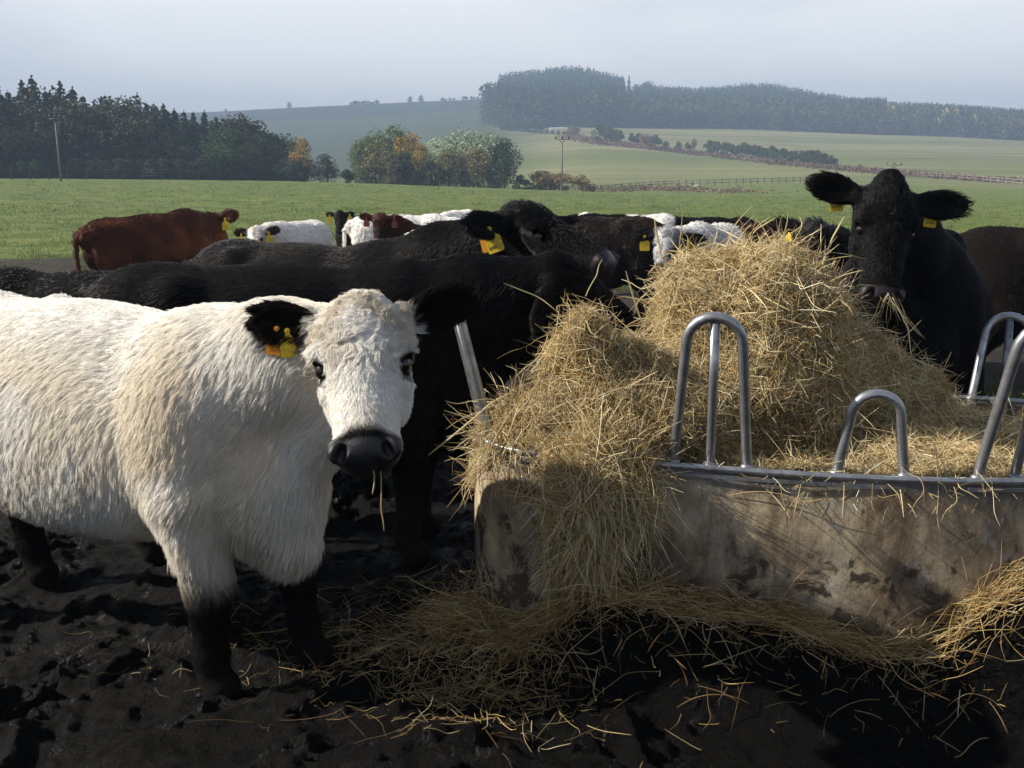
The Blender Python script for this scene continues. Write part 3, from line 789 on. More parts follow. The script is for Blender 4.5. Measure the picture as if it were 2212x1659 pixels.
V = np.stack([GX, GY, GZ], -1).reshape(-1, 3)
na, nr = AZ.shape
ii, jj = np.meshgrid(np.arange(na - 1), np.arange(nr - 1), indexing='ij')
F = np.stack([ii * nr + jj, ii * nr + jj + 1, (ii + 1) * nr + jj + 1, (ii + 1) * nr + jj], -1).reshape(-1, 4)
n0 = len(V); V = np.concatenate([V, [[0, 0, -.16]]])
fan = np.array([[n0, i * nr, (i + 1) * nr] for i in range(na - 1)])
gnd = obj('ground', V, [F[:, ::-1], fan[:, ::-1]], M_GROUND)
gnd['kind'] = 'structure'
sx_, sy_ = project(V)
r_ = np.hypot(V[:, 0], V[:, 1])
soilw = sstep(24, 13, r_ + 4 * np.clip(V[:, 0] + 3, -8, 8) * 0 - np.where(V[:, 0] < -3, 6, 0)) * 1.0
pathd = np.minimum(np.abs(V[:, 1] - (52 + (V[:, 0] - 15) * .9)), 99)      # worn cattle track
soilw = np.maximum(soilw, .62 * sstep(.8, .3, pathd) * ((V[:, 0] > 9) & (V[:, 0] < 26)))
dryw = sstep(150, 190, r_) * sstep(1020, 1180, sx_)
dryw = np.where(r_ > 140, sstep(0, 1, (sstep(165, 200, r_) * sstep(1000, 1200, sx_)) * (.55 + .45 * sstep(330, 420, r_))), 0)
hillw = sstep(240, 380, r_) * sstep(1230, 1000, sx_) * (.72 + .25 * sstep(815, 840, r_))
soilw[V[:, 1] < 0] = 1
vcol(gnd.data, 'zone', np.stack([soilw, dryw, np.clip(hillw, 0, 1)], 1))

# ------------------------------------------------------------------ feeder outline (counter-clockwise seen from above, near wall first)
_fp = np.array([(-.13, 3.42), (-.115, 3.24), (-.03, 3.10), (.10, 3.02), (.30, 2.955), (.60, 2.87), (1.0, 2.775), (1.4, 2.725), (1.8, 2.74), (2.15, 2.84), (2.42, 3.05), (2.5, 3.35),
                (2.36, 3.66), (2.05, 3.85), (1.6, 3.94), (1.1, 3.98), (.6, 3.98), (.2, 3.94), (-.02, 3.82), (-.12, 3.62)])
def closed_spline(P, n):
    P = np.asarray(P, float); m = len(P); out = []
    for i in range(m):
        p0, p1, p2, p3 = P[i - 1], P[i], P[(i + 1) % m], P[(i + 2) % m]
        for t in np.linspace(0, 1, n, endpoint=False):
            out.append(.5 * (2 * p1 + (p2 - p0) * t + (2 * p0 - 5 * p1 + 4 * p2 - p3) * t * t + (3 * p1 - p0 - 3 * p2 + p3) * t ** 3))
    return np.array(out)
FO = closed_spline(_fp, 10)
RIM = .715
def poly_sd(x, y, P=FO):
    """signed distance to the outline, negative inside"""
    q = np.stack([x, y], -1)[..., None, :]
    a = P; b = np.roll(P, -1, 0); e = b - a
    w = q - a; t = np.clip((w * e).sum(-1) / (e * e).sum(-1), 0, 1)
    d = np.sqrt(((w - e * t[..., None]) ** 2).sum(-1)).min(-1)
    c1 = (a[:, 1] <= q[..., 1]) & (b[:, 1] > q[..., 1]); c2 = (a[:, 1] > q[..., 1]) & (b[:, 1] <= q[..., 1])
    cr = e[:, 0] * w[..., 1] - e[:, 1] * w[..., 0]
    wn = (c1 & (cr > 0)).sum(-1) - (c2 & (cr < 0)).sum(-1)
    return np.where(wn != 0, -d, d)

# ------------------------------------------------------------------ trodden mud around the feeder
def bank_h(x):
    return np.interp(x, [-.4, 0.0, .25, .6, .85, 1.1, 1.25, 1.38, 1.6, 2.0, 2.5], [.02, .10, .25, .285, .26, .20, .20, .30, .47, .50, .30])
def mud_z(x, y):
    P = np.stack([x, y, np.zeros_like(x)], -1)
    W = np.stack([fbm(P, 1.7, 2, 51), fbm(P, 1.7, 2, 52), 0 * x], -1); Q = P + W * .22
    msk = .35 + .65 * sstep(-.3, .35, fbm(P, 1.1, 2, 53))
    r1 = np.clip(1 - np.abs(fbm(Q, 2.6, 3, 43)) * 2.6, 0, 1); r2 = np.clip(1 - np.abs(fbm(Q, 7.5, 3, 47)) * 2.4, 0, 1)
    z = .05 * fbm(P, 1.2, 2, 41) + msk * (.065 * r1 ** 2 + .030 * r2 ** 2 + .022 * fbm(Q, 13, 3, 42)) + .008 * fbm(P, 34, 3, 44) - .02
    sd = poly_sd(x, y); wob = .05 * fbm(P, 4, 3, 45)
    nearw = np.where(y < 3.3, 1.0, 0.25)
    bk = bank_h(x) * sstep(.30, .13, sd + wob) * nearw
    z = z * (1 - .3 * sstep(.3, .1, sd)) + bk
    z = np.where(sd < -.04, -.02, z)
    return z - .02
xs = np.arange(-3.0, 3.6, .0115); ys = np.arange(1.7, 6.2, .0135)
MX, MY = np.meshgrid(xs, ys, indexing='ij')
MZ = np.concatenate([mud_z(MX[i:i + 60], MY[i:i + 60]) for i in range(0, len(xs), 60)])
edge = sstep(0, .5, np.minimum(np.minimum(MX - xs[0], xs[-1] - MX), np.minimum(MY - ys[0], ys[-1] - MY)))
MZ = MZ * edge - .22 * (1 - edge)
na, nr = MX.shape
ii, jj = np.meshgrid(np.arange(na - 1), np.arange(nr - 1), indexing='ij')
F = np.stack([ii * nr + jj, (ii + 1) * nr + jj, (ii + 1) * nr + jj + 1, ii * nr + jj + 1], -1).reshape(-1, 4)
def mud_mat():
    m, nt, b = new_mat('wet_mud'); co = objco(nt)
    n = noise_tex(nt, 3.5, 6, .65, co); n2 = noise_tex(nt, 40, 5, .7, co)
    c = ramp(nt, n, [(.3, (.0008, .0006, .0005)), (.55, (.0015, .0012, .0009)), (.75, (.0042, .0033, .0025))])
    c = mixc(nt, .5, c, ramp(nt, n2, [(.3, (.4, .4, .4)), (.7, (1.3, 1.25, 1.2))]), 'MULTIPLY')
    nt.links.new(c, b.inputs['Base Color'])
    nt.links.new(ramp(nt, noise_tex(nt, 6, 4, .6, co), [(.36, (.2,) * 3), (.56, (.7,) * 3)]), b.inputs['Roughness'])
    b.inputs['Specular IOR Level'].default_value = .10
    h = math_n(nt, 'ADD', math_n(nt, 'MULTIPLY', noise_tex(nt, 22, 6, .7, co), 1.0), math_n(nt, 'MULTIPLY', noise_tex(nt, 80, 5, .75, co), .8))
    bump(nt, b, h, .9, .02)
    return m
M_MUD = mud_mat()
mud = obj('mud_ground', np.stack([MX, MY, MZ], -1).reshape(-1, 3), F, M_MUD); mud['kind'] = 'structure'
def mudz(x, y):
    x, y = np.asarray(x), np.asarray(y)
    i = np.clip(((x - xs[0]) / .0115).astype(int), 0, len(xs) - 1); j = np.clip(((y - ys[0]) / .0135).astype(int), 0, len(ys) - 1)
    return MZ[i, j]

# ------------------------------------------------------------------ short meadow grass
def grass_strands():
    n = 150000
    r = 6.5 * (115 / 6.5) ** (R.random(n) ** .75); a = (R.random(n) - .5) * 1.35
    x, y = np.sin(a) * r, np.cos(a) * r
    P0 = np.stack([x, y, ground_z(x, y)], 1)
    # thin out where the ground is bare
    bare = sstep(24, 13, r - np.where(x < -3, 6, 0)) + .8 * vnoise(P0 * [1, 1, 0], 1.1, 3)
    dens = .55 * vnoise(P0 * [1, 1, 0], .5, 9) + .5
    weed = (vnoise(P0 * [1, 1, 0], 2.3, 31) > .38) & (x < -2) & (r < 24)
    k = ((bare < .45) & (R.random(n) < .35 + dens)) | weed ; P0 = P0[k]; r = r[k]; n = len(P0)
    hgt = (.035 + .05 * R.random(n)) * (1 + .6 * vnoise(P0 * [1, 1, 0], .9, 12)) 
    tuft = sstep(.30, .5, fbm(P0 * [1, 1, 0], .8, 3, 33)); hgt = hgt * (1 + 1.6 * tuft)
    t = np.linspace(0, 1, 3)[None, :, None]; dr = R.normal(0, 1, (n, 3)); dr[:, 2] = 0
    P = P0[:, None] + t * np.array([0, 0, 1.0]) * hgt[:, None, None] + dr[:, None] * (hgt * .5)[:, None, None] * t ** 2
    C = np.array([.130, .178, .040]) * (1 + R.normal(0, .22, (n, 1))); C = C + (R.random((n, 1)) < .12) * np.array([.07, .045, .02])
    C = C * (1 + .45 * fbm(P0 * [1, 1, 0], .35, 3, 14))[:, None]
    C = C * (1 - .35 * tuft)[:, None]
    w = (.0022 * (1 + r / 14))[:, None] * np.array([1, .8, .25])
    g = curves_obj('grass', P, w, attr_mat('grass_blade', .6, .2, .25), None, np.clip(C, .004, 1))
    g['kind'] = 'stuff'
    # weeds and tufts at the edge of the bare soil
grass_strands()
# ------------------------------------------------------------------ ring feeder
def galv_mat():
    m, nt, b = new_mat('galvanised_steel'); co = objco(nt)
    n = noise_tex(nt, 18, 5, .6, co); n2 = noise_tex(nt, 120, 3, .6, co)
    c = ramp(nt, n, [(.3, (.20, .205, .21)), (.6, (.42, .43, .45)), (.8, (.52, .53, .55))])
    rust = ramp(nt, noise_tex(nt, 9, 6, .7, co), [(.58, (0, 0, 0)), (.72, (1, 1, 1))])
    c = mixc(nt, math_n(nt, 'MULTIPLY', rust, .6), c, (.11, .085, .06))
    nt.links.new(c, b.inputs['Base Color']); b.inputs['Metallic'].default_value = .75
    nt.links.new(ramp(nt, n, [(.3, (.42,) * 3), (.7, (.27,) * 3)]), b.inputs['Roughness'])
    bump(nt, b, n2, .15, .002)
    return m
M_GALV = galv_mat()
def panel_mat():
    m, nt, b = new_mat('stained_sheet'); co = objco(nt)
    mp = nt.nodes.new('ShaderNodeMapping'); mp.inputs['Scale'].default_value = (1, 1, .45); nt.links.new(co, mp.inputs[0]); v = mp.outputs[0]
    sep = nt.nodes.new('ShaderNodeSeparateXYZ'); nt.links.new(co, sep.inputs[0]); z = sep.outputs[2]
    c = ramp(nt, noise_tex(nt, 5, 9, .72, v), [(.36, (.075, .052, .033)), (.46, (.22, .16, .10)), (.57, (.44, .35, .225)), (.72, (.62, .53, .38))])
    c = mixc(nt, math_n(nt, 'MULTIPLY', ramp(nt, noise_tex(nt, 13, 6, .7, v), [(.3, (1, 1, 1)), (.5, (0, 0, 0))]), .55), c, (.16, .12, .085))
    # remains of blue grey coating
    pa = ramp(nt, noise_tex(nt, 5.5, 7, .75, co), [(.54, (0, 0, 0)), (.66, (1, 1, 1))])
    c = mixc(nt, math_n(nt, 'MULTIPLY', pa, .7), c, (.36, .42, .42))
    # bare dark steel band under the rim
    rim = ramp(nt, math_n(nt, 'ADD', z, math_n(nt, 'MULTIPLY', noise_tex(nt, 6, 4, .6, co), .10)), [(.695, (0, 0, 0)), (.735, (1, 1, 1))])
    c = mixc(nt, math_n(nt, 'MULTIPLY', rim, .8), c, (.085, .09, .10))
    # splashed dung and mud, more of it low down
    low = math_n(nt, 'MULTIPLY', math_n(nt, 'SUBTRACT', .62, z), .38)
    sp = math_n(nt, 'ADD', noise_tex(nt, 9, 9, .66, co, .4), low)
    c = mixc(nt, math_n(nt, 'MULTIPLY', ramp(nt, sp, [(.62, (0, 0, 0)), (.68, (1, 1, 1))]), .92), c, (.030, .022, .016))
    sp2 = math_n(nt, 'ADD', noise_tex(nt, 3.6, 8, .68, co), low)
    c = mixc(nt, math_n(nt, 'MULTIPLY', ramp(nt, sp2, [(.55, (0, 0, 0)), (.72, (1, 1, 1))]), .65), c, (.085, .062, .045))
    nt.links.new(c, b.inputs['Base Color']); b.inputs['Metallic'].default_value = .0
    b.inputs['Roughness'].default_value = .62; b.inputs['Specular IOR Level'].default_value = .35
    bump(nt, b, noise_tex(nt, 30, 6, .7, co), .5, .006)
    return m
M_PANEL = panel_mat()
feeder = empty('hay_feeder', (.9, 3.3, 0))
tag(feeder, 'galvanised cattle feeder with stained sheet sides and tube arches, full of hay', 'feeder')
OFF = np.array([.9, 3.3, 0])
nF = len(FO)
tan = norm(np.roll(FO, -1, 0) - np.roll(FO, 1, 0)); nrm = np.stack([tan[:, 1], -tan[:, 0]], 1)     # outward
zs = [-.03, .12, .24, .36, .5, .62, .69, RIM]
Vp = []
for side, th in ((1, 0.0), (-1, -.008)):
    for zz in zs:
        bulge = .012 * math.sin(zz / RIM * math.pi)
        wv = .006 * np.sin(np.arange(nF) * .35 + zz * 6)
        Vp.append(np.concatenate([FO + nrm * (bulge + th + wv)[:, None] if isinstance(bulge + th + wv, np.ndarray) else FO, np.full((nF, 1), zz)], 1))
Vp = np.concatenate(Vp) - OFF; nz_ = len(zs)
Fp = []
for i in range(nF):
    j = (i + 1) % nF
    for k in range(nz_ - 1):
        a, b = k * nF, (k + 1) * nF; Fp.append([a + i, a + j, b + j, b + i])
        a, b = (nz_ + k) * nF, (nz_ + k + 1) * nF; Fp.append([a + j, a + i, b + i, b + j])
    t1, t2 = (nz_ - 1) * nF, (2 * nz_ - 1) * nF; Fp.append([t1 + i, t1 + j, t2 + j, t2 + i])
obj('side_panel', Vp, np.array(Fp), M_PANEL, feeder)
# rolled tube rim
P = np.concatenate([FO, np.full((nF, 1), RIM)], 1); P = np.concatenate([P, P[:2]])
MB().tube(P - OFF, .0115, 10, False).build('rim', M_GALV, feeder)
# seam strips under the rim and a rolled strengthening rib low on the wall
for i0 in range(4, nF, 22):
    m = MB()
    for i in range(i0, i0 + 16):
        a, b = FO[i % nF], FO[(i + 1) % nF]; n_ = nrm[i % nF]
        c0 = (a + b) / 2 + n_ * .012; t_ = tan[i % nF]
        m.box([*(c0 - OFF[:2]), RIM - .024], [np.linalg.norm(b - a) * .98, .004, .012], np.array([[t_[0], n_[0], 0], [t_[1], n_[1], 0], [0, 0, 1]]))
    m.build('rim_clip', M_GALV, feeder, False)
def arch(i, w, top, lean, mid, r=.0165):
    """inverted U standing on the rim at outline index i"""
    c = np.array([*FO[i % nF], RIM]); t = np.array([*tan[i % nF], 0]); n = np.array([*nrm[i % nF], 0])
    wt = w * .36; hgt = top
    prof = [(-w / 2, -.10)]
    for q in np.linspace(0, .78, 6): prof.append((-w / 2 + (w / 2 - wt) * q / .78 * 1.0, q / .78 * (hgt - wt)))
    for an in np.linspace(math.pi, 0, 11)[1:-1]: prof.append((wt * math.cos(an), hgt - wt + wt * math.sin(an)))
    for q in np.linspace(.78, 0, 6): prof.append((w / 2 - (w / 2 - wt) * q / .78, q / .78 * (hgt - wt)))
    prof.append((w / 2, -.10))
    base = c - n * .035
    P = np.array([base + t * x + np.array([0, 0, z]) + n * lean * max(z, 0) / hgt for x, z in prof])
    mb = MB().tube(P - OFF, r, 12)
    sv, sf = uv_sphere(1.0, 10, 7)
    for x in (-w / 2, w / 2) + ((0,) if mid else ()):
        mb.V.append(sv * [.024, .024, .012] + (base + t * x + n * .006 + [0, 0, .006] - OFF)); mb.F += [f + mb.n for f in sf]; mb.n += len(sv)      # weld bead where the leg meets the rim
    o = mb.build('arch', M_GALV, feeder)
    if mid:
        z0, z1 = -.10, hgt - r
        Q = [base + np.array([0, 0, z]) + n * lean * max(z, 0) / hgt for z in (z0, 0, z1 * .5, z1)]
        MB().tube(np.array(Q) - OFF, r * .95, 12).build('middle_bar', M_GALV, o)
def fidx(x, y): return int(np.argmin(((FO - [x, y]) ** 2).sum(1)))
arch(fidx(.645, 2.86), .235, .50, .11, True)
arch(fidx(1.115, 2.755), .205, .265, .02, False)
arch(fidx(1.56, 2.725), .235, .50, .10, True)
arch(fidx(2.05, 2.80), .205, .265, .02, False)
arch(fidx(-.112, 3.27), .24, .50, .12, True)
arch(fidx(.16, 2.995), .19, .14, .0, False)
arch(fidx(2.47, 3.46), .235, .50, .10, True)
arch(fidx(2.10, 3.83), .25, .35, .12, True)
# ------------------------------------------------------------------ hay
M_STRAW = attr_mat('straw', .42, .45, .22)
def haybase_mat():
    m, nt, b = new_mat('packed_hay'); co = objco(nt)
    c = ramp(nt, noise_tex(nt, 38, 6, .75, co, 1.5), [(.35, (.030, .020, .009)), (.55, (.11, .08, .036)), (.75, (.28, .21, .11))])  # base colour darkened so gaps between the stalks read as shade
    nt.links.new(c, b.inputs['Base Color']); b.inputs['Roughness'].default_value = .85
    bump(nt, b, noise_tex(nt, 60, 5, .75, co, 1.0), 1.0, .03)
    return m
M_HAY = haybase_mat()
PAL = np.array([[.56, .42, .20], [.70, .56, .31], [.45, .31, .12], [.30, .185, .062], [.84, .73, .48], [.42, .35, .14], [.20, .115, .04], [.54, .46, .24]])
def straw_colors(n, pal=PAL, wts=None, rng=R):
    c = pal[rng.choice(len(pal), n, p=wts)]
    return np.clip(c * (1 + rng.normal(0, .16, (n, 1))), .01, .9)
def strands(P0, D0, L, m=6, bend=.35, kink=.12, grav=.0, rng=R, up=None):
    """P0 mid points or roots, D0 unit direction, L length"""
    n = len(P0); side = norm(np.cross(D0, rng.normal(0, 1, (n, 3))))
    t = np.linspace(0, 1, m)
    step = L[:, None] / (m - 1)
    d = D0.copy(); P = np.empty((n, m, 3)); P[:, 0] = P0
    crv = rng.normal(0, bend, n)
    for i in range(1, m):
        kk = rng.normal(0, kink, (n, 3)) * (rng.random((n, 1)) < .45) * 2
        d = norm(d + side * (crv / (m - 1))[:, None] + kk + np.array([0, 0, -1.0]) * (grav / (m - 1)))
        P[:, i] = P[:, i - 1] + d * step
    return P
def straw_r(n, m, base=.0011, rng=R):
    w = base * (.55 + .9 * rng.random((n, 1)) ** 1.5)
    pr = np.ones(m); pr[-1] = .35; pr[0] = .8
    return w * pr

# the heap in the feeder
lo, hi = np.array([-.35, 2.6, .1]), np.array([2.7, 4.2, 1.55])
HV = Vol(lo, hi, .021)
gx, gy = np.meshgrid(HV.ax[0], HV.ax[1], indexing='ij')
sd = np.concatenate([poly_sd(gx[i:i + 20], gy[i:i + 20]) for i in range(0, len(gx), 20)]) + .03
base = np.maximum(sd[:, :, None], HV.ax[2][None, None, :] - .655 + .05 * sstep(.25, .0, gx)[:, :, None]) * .8
HV.D = np.maximum(base, .12 - HV.ax[2][None, None, :]).astype(np.float32)
def lump(px, py, Y, r, k=.10): HV.ell(at(px, py, Y), r, None, k)
lump(1620, 790, 3.50, (.335, .34, .41)); lump(1545, 655, 3.48, (.19, .2, .15), .05); lump(1650, 610, 3.50, (.13, .18, .09), .04); lump(1705, 675, 3.46, (.14, .2, .12), .05)
lump(1755, 835, 3.42, (.15, .22, .17)); lump(1590, 890, 3.36, (.38, .22, .20)); lump(1430, 880, 3.26, (.27, .26, .15)); lump(1360, 800, 3.2, (.09, .12, .07), .06)
HV.cone(at(1262, 800, 3.16), at(1268, 700, 3.14), .05, .012, .05); lump(1222, 785, 3.2, (.05, .07, .04), .04)
lump(1270, 895, 3.15, (.19, .15, .13)); lump(1190, 930, 3.20, (.14, .13, .085)); lump(1120, 950, 3.24, (.08, .10, .04))
lump(1310, 990, 2.97, (.16, .075, .085), .05); lump(1275, 1055, 2.95, (.09, .055, .11), .04); lump(1240, 1130, 2.955, (.045, .035, .10), .04); lump(1360, 1060, 2.91, (.04, .04, .06), .04)
lump(1840, 800, 3.56, (.12, .18, .15), .08); lump(1925, 890, 3.56, (.17, .22, .16)); lump(1880, 910, 3.50, (.20, .24, .20)); lump(1990, 985, 3.46, (.26, .26, .13)); lump(2090, 1015, 3.45, (.30, .26, .07)); lump(1900, 990, 3.25, (.25, .2, .09))
lim = np.where(gx > .56, np.maximum(sd - .0, -1), -1)[:, :, None] + 0 * HV.ax[2][None, None, :]
HV.D = np.where(HV.ax[2][None, None, :] < .76, np.maximum(HV.D, lim * 1.0), HV.D).astype(np.float32)
gx, gy, gz = np.meshgrid(*HV.ax, indexing='ij'); near_ = np.abs(HV.D) < .15
PP = np.stack([gx[near_], gy[near_], gz[near_]], -1)
HV.D[near_] += (fbm(PP, 4.5, 2, 62) * .055 + fbm(PP, 11, 3, 61) * .045).astype(np.float32)
HV.D = np.where(HV.ax[2][None, None, :] < .76, np.maximum(HV.D, lim), HV.D).astype(np.float32); del lim
hV, hF = HV.mesh(1); del gx, gy, gz, PP, near_
hN = vnormals(hV, hF)
heap = obj('hay_heap', hV, hF, M_HAY)
tag(heap, 'big heap of loose golden hay piled in the feeder and spilling over its front', 'hay heap', kind='thing')
# strands on it
def on_surface(V, F, N, n, lmin, lmax, lift, droop, wt=None, rng=R, jit=.02, grav=.5, bend=.5, kink=.15, dirb=None, m=6):
    idx, W = sample_quads(V, F, n, wt, rng); P0, N0 = interp(V, idx, W), norm(interp(N, idx, W))
    nc = 420; cc = P0[rng.integers(0, n, nc)]; cd = norm(rng.normal(0, 1, (nc, 3))); kd = KDTree(nc)
    for i in range(nc): kd.insert(cc[i], i)
    kd.balance(); ci = np.array([kd.find(p)[1] for p in P0]); on_surface.ci = ci
    d = rng.normal(0, .62, (n, 3)) + cd[ci] * np.where(rng.random((n, 1)) < .5, 1, -1) + (0 if dirb is None else dirb)
    d = norm(d - N0 * (d * N0).sum(1, keepdims=True)); d = norm(d + N0 * (lift * (.2 + rng.random(n)))[:, None] + np.array([0, 0, -droop]))
    L = lmin + (lmax - lmin) * rng.random(n) ** 1.6
    P0 = P0 + N0 * (rng.random((n, 1)) * jit) - d * (L * .5)[:, None]
    return strands(P0, d, L, m, bend, kink, grav, rng), P0, N0
sdv = np.concatenate([poly_sd(hV[i:i + 4000, 0], hV[i:i + 4000, 1]) for i in range(0, len(hV), 4000)])
wz = np.where((sdv < .012) & (hV[:, 2] < .645), 0, 1.0) * np.where((sdv > -.05) & (hV[:, 0] > .55) & (hV[:, 1] < 3.2), .15, 1)
frontw = sstep(3.3, 2.95, hV[:, 1])
allP, allC, allR = [], [], []
def put(P, C, base): allP.append(P); allC.append(C); allR.append(straw_r(len(P), P.shape[1], base))
pal_bright = np.array([.18, .22, .15, .09, .20, .04, .06, .06])
P, p0, n0 = on_surface(hV, hF, hN, 76000, .04, .18, .15, .0, wz, jit=.025, grav=.35)
C = straw_colors(len(P), wts=pal_bright); C *= (1 + .45 * fbm(p0, 5, 3, 71))[:, None] * (.65 + .7 * R.random(420))[on_surface.ci][:, None]; put(P, np.clip(C, .01, .9), .00075)
P, p0, n0 = on_surface(hV, hF, hN, 9000, .10, .30, .24, .0, wz, jit=.03, grav=.6); put(P, straw_colors(len(P), wts=pal_bright), .0010)
P, p0, n0 = on_surface(hV, hF, hN, 16000, .015, .06, .35, .0, wz, jit=.03, grav=.2, kink=.3, m=4); put6 = np.concatenate([P, np.repeat(P[:, -1:], 2, 1) + np.array([0, 0, -.001]) * np.arange(1, 3)[None, :, None]], 1); put(put6, straw_colors(len(P), wts=pal_bright), .0009)
# drape down the front
fw = wz * frontw * sstep(.95, .6, hV[:, 2]) * sstep(.52, .36, hV[:, 0]) * sstep(.13, .22, hV[:, 0]) * (.15 + .85 * sstep(-.25, .35, vnoise(hV * [1, .3, .12], 15, 8)))
P, p0, n0 = on_surface(hV, hF, hN, 5500, .12, .38, .22, .9, fw + 1e-6, jit=.03, grav=.9); put(P, straw_colors(len(P), wts=pal_bright), .0009)
# stalks that stick out of the crest
top = sstep(.98, 1.2, hV[:, 2]) + .5 * sstep(.85, 1.0, hV[:, 2]) * sstep(.7, .2, hV[:, 0])
P, p0, n0 = on_surface(hV, hF, hN, 900, .10, .30, .9, -.25, top + 1e-6, jit=.0, grav=.5, kink=.25); P = P + (n0 * .04)[:, None]; put(P, straw_colors(len(P), wts=pal_bright), .0013)
# whiskers at the left end and along the rim
lw = wz * sstep(.15, -.05, hV[:, 0])
P, p0, n0 = on_surface(hV, hF, hN, 1500, .10, .34, .8, .1, lw + 1e-6, grav=.6, kink=.2); put(P, straw_colors(len(P), wts=pal_bright), .0012)
k = R.integers(12, 112, 140); b0 = np.concatenate([FO[k], np.full((140, 1), RIM + .01)], 1)
d = norm(np.concatenate([nrm[k] * 1.0, R.normal(.0, .5, (140, 1))], 1) + R.normal(0, .7, (140, 3)))
P = strands(b0 - d * .06, d, .06 + .22 * R.random(140) ** 1.5, 6, .6, .2, 1.4); put(P, straw_colors(140, wts=pal_bright), .0011)
# a few long single stalks against the herd
for (x0, y0, x1, y1, Y) in ((1500, 690, 1628, 440, 3.5), (1300, 1010, 1160, 690, 3.1), (1545, 640, 1760, 470, 3.45), (1590, 560, 1660, 450, 3.5), (1680, 560, 1692, 455, 3.45), (1770, 590, 1830, 470, 3.4),
                             (1265, 640, 1290, 560, 3.12), (1395, 720, 1345, 590, 3.2), (1250, 720, 1110, 580, 3.1), (1430, 560, 1400, 480, 3.5), (1720, 560, 1730, 480, 3.5), (1100, 850, 905, 960, 3.1), (1120, 880, 960, 820, 3.1)):
    a_, b_2 = at(x0, y0, Y), at(x1, y1, Y - .05); q = norm(b_2 - a_)
    P = strands(a_[None], q[None], np.array([np.linalg.norm(b_2 - a_)]), 6, .3, .10, .1); put(P, np.array([[.60, .49, .25]]), .0024)
curves_obj('loose_strand', np.concatenate(allP), np.concatenate(allR), M_STRAW, heap, np.concatenate(allC))
tag(heap.children[0], 'tangle of dry hay stalks over the heap')

# hay trodden on the mud bank along the near wall, and scattered over the mud
def band(n, f, lmin, lmax, base, wts=None, lift=.1, grav=.4, dirb=None, dk=1.0):
    x, y, z0 = f(n); n = len(x)
    z = mudz(x, y)
    d = R.normal(0, 1, (n, 3)); d[:, 2] = lift * R.normal(.3, 1, n)
    if dirb is not None: d = d * .6 + dirb(x)
    d = norm(d); L = lmin + (lmax - lmin) * R.random(n) ** 1.7
    P0 = np.stack([x, y, z + z0], 1) - d * (L * .5)[:, None]
    P = strands(P0, d, L, 6, .6, .14, grav)
    # keep on or above the mud
    zz = mudz(P[..., 0].ravel(), P[..., 1].ravel()).reshape(P.shape[:2]) + .003
    P[..., 2] = np.maximum(P[..., 2], zz)
    return P, straw_colors(n, wts=wts) * dk, straw_r(n, 6, base)
pal_dull = np.array([.12, .06, .20, .26, .02, .10, .20, .04])
def f_ledge(n):
    k = R.integers(0, 105, n); fr = R.random(n)
    k2 = (k + 1) % nF; p = FO[k] * (1 - fr)[:, None] + FO[k2] * fr[:, None]
    off = np.abs(R.normal(0.05, .06, n)); p = p + nrm[k] * (.02 + off)[:, None]
    return p[:, 0], p[:, 1], .012 + R.random(n) * .03
def dl(x):
    h = (bank_h(x + .05) - bank_h(x - .05)) / .1
    return np.stack([np.ones_like(x) * 1.3, -.25 + 0 * x, h * 1.3], 1) * np.where(R.random(len(x)) < .5, 1, -1)[:, None]
A = [band(4600, f_ledge, .08, .34, .0009, pal_dull, .25, .5, dl)]
def f_under(n):
    k = R.integers(15, 105, n); p = FO[k] + nrm[k] * (.12 + .12 * R.random(n))[:, None]
    return p[:, 0], p[:, 1], .01 + 0 * p[:, 0]
A.append(band(420, f_under, .06, .25, .0011, pal_dull, .6, 1.6, None, .85))
led = curves_obj('trodden_hay', np.concatenate([a[0] for a in A]), np.concatenate([a[2] for a in A]), M_STRAW, None, np.concatenate([a[1] for a in A]))
led['kind'] = 'stuff'
def f_left(n):
    x = R.normal(.0, .22, n); y = R.normal(3.15, .24, n); k = (poly_sd(x, y) > .015); return x[k], y[k], .01 + .05 * R.random(k.sum()) * np.exp(-((x[k] + .02) / .2) ** 2 - ((y[k] - 3.2) / .25) ** 2)
def f_left2(n):
    x = R.normal(-.25, .36, n); y = R.normal(3.02, .24, n); k = (poly_sd(x, y) > .015) & (y > 2.72); return x[k], y[k], .006 + .02 * R.random(k.sum())
def f_wide(n):
    x = -1.6 + 3.6 * R.random(n); y = 2.5 + 1.1 * R.random(n); w = np.exp(-np.abs(y - 2.95) * 1.0) * np.exp(-np.maximum(0, -.4 - x) * 1.6)
    k = (poly_sd(x, y) > .03) & (R.random(n) < w); return x[k], y[k], .004 + .012 * R.random(k.sum())
B_ = [band(3000, f_left, .06, .28, .0009, pal_dull, .3, .5, None, .9), band(750, f_left2, .05, .26, .0010, pal_dull, .2, .5, None, .7), band(420, f_wide, .05, .30, .0008, pal_dull, .25, .5, None, .6)]
lit = curves_obj('hay_litter', np.concatenate([a[0] for a in B_]), np.concatenate([a[2] for a in B_]), M_STRAW, None, np.concatenate([a[1] for a in B_]))
lit['kind'] = 'stuff'

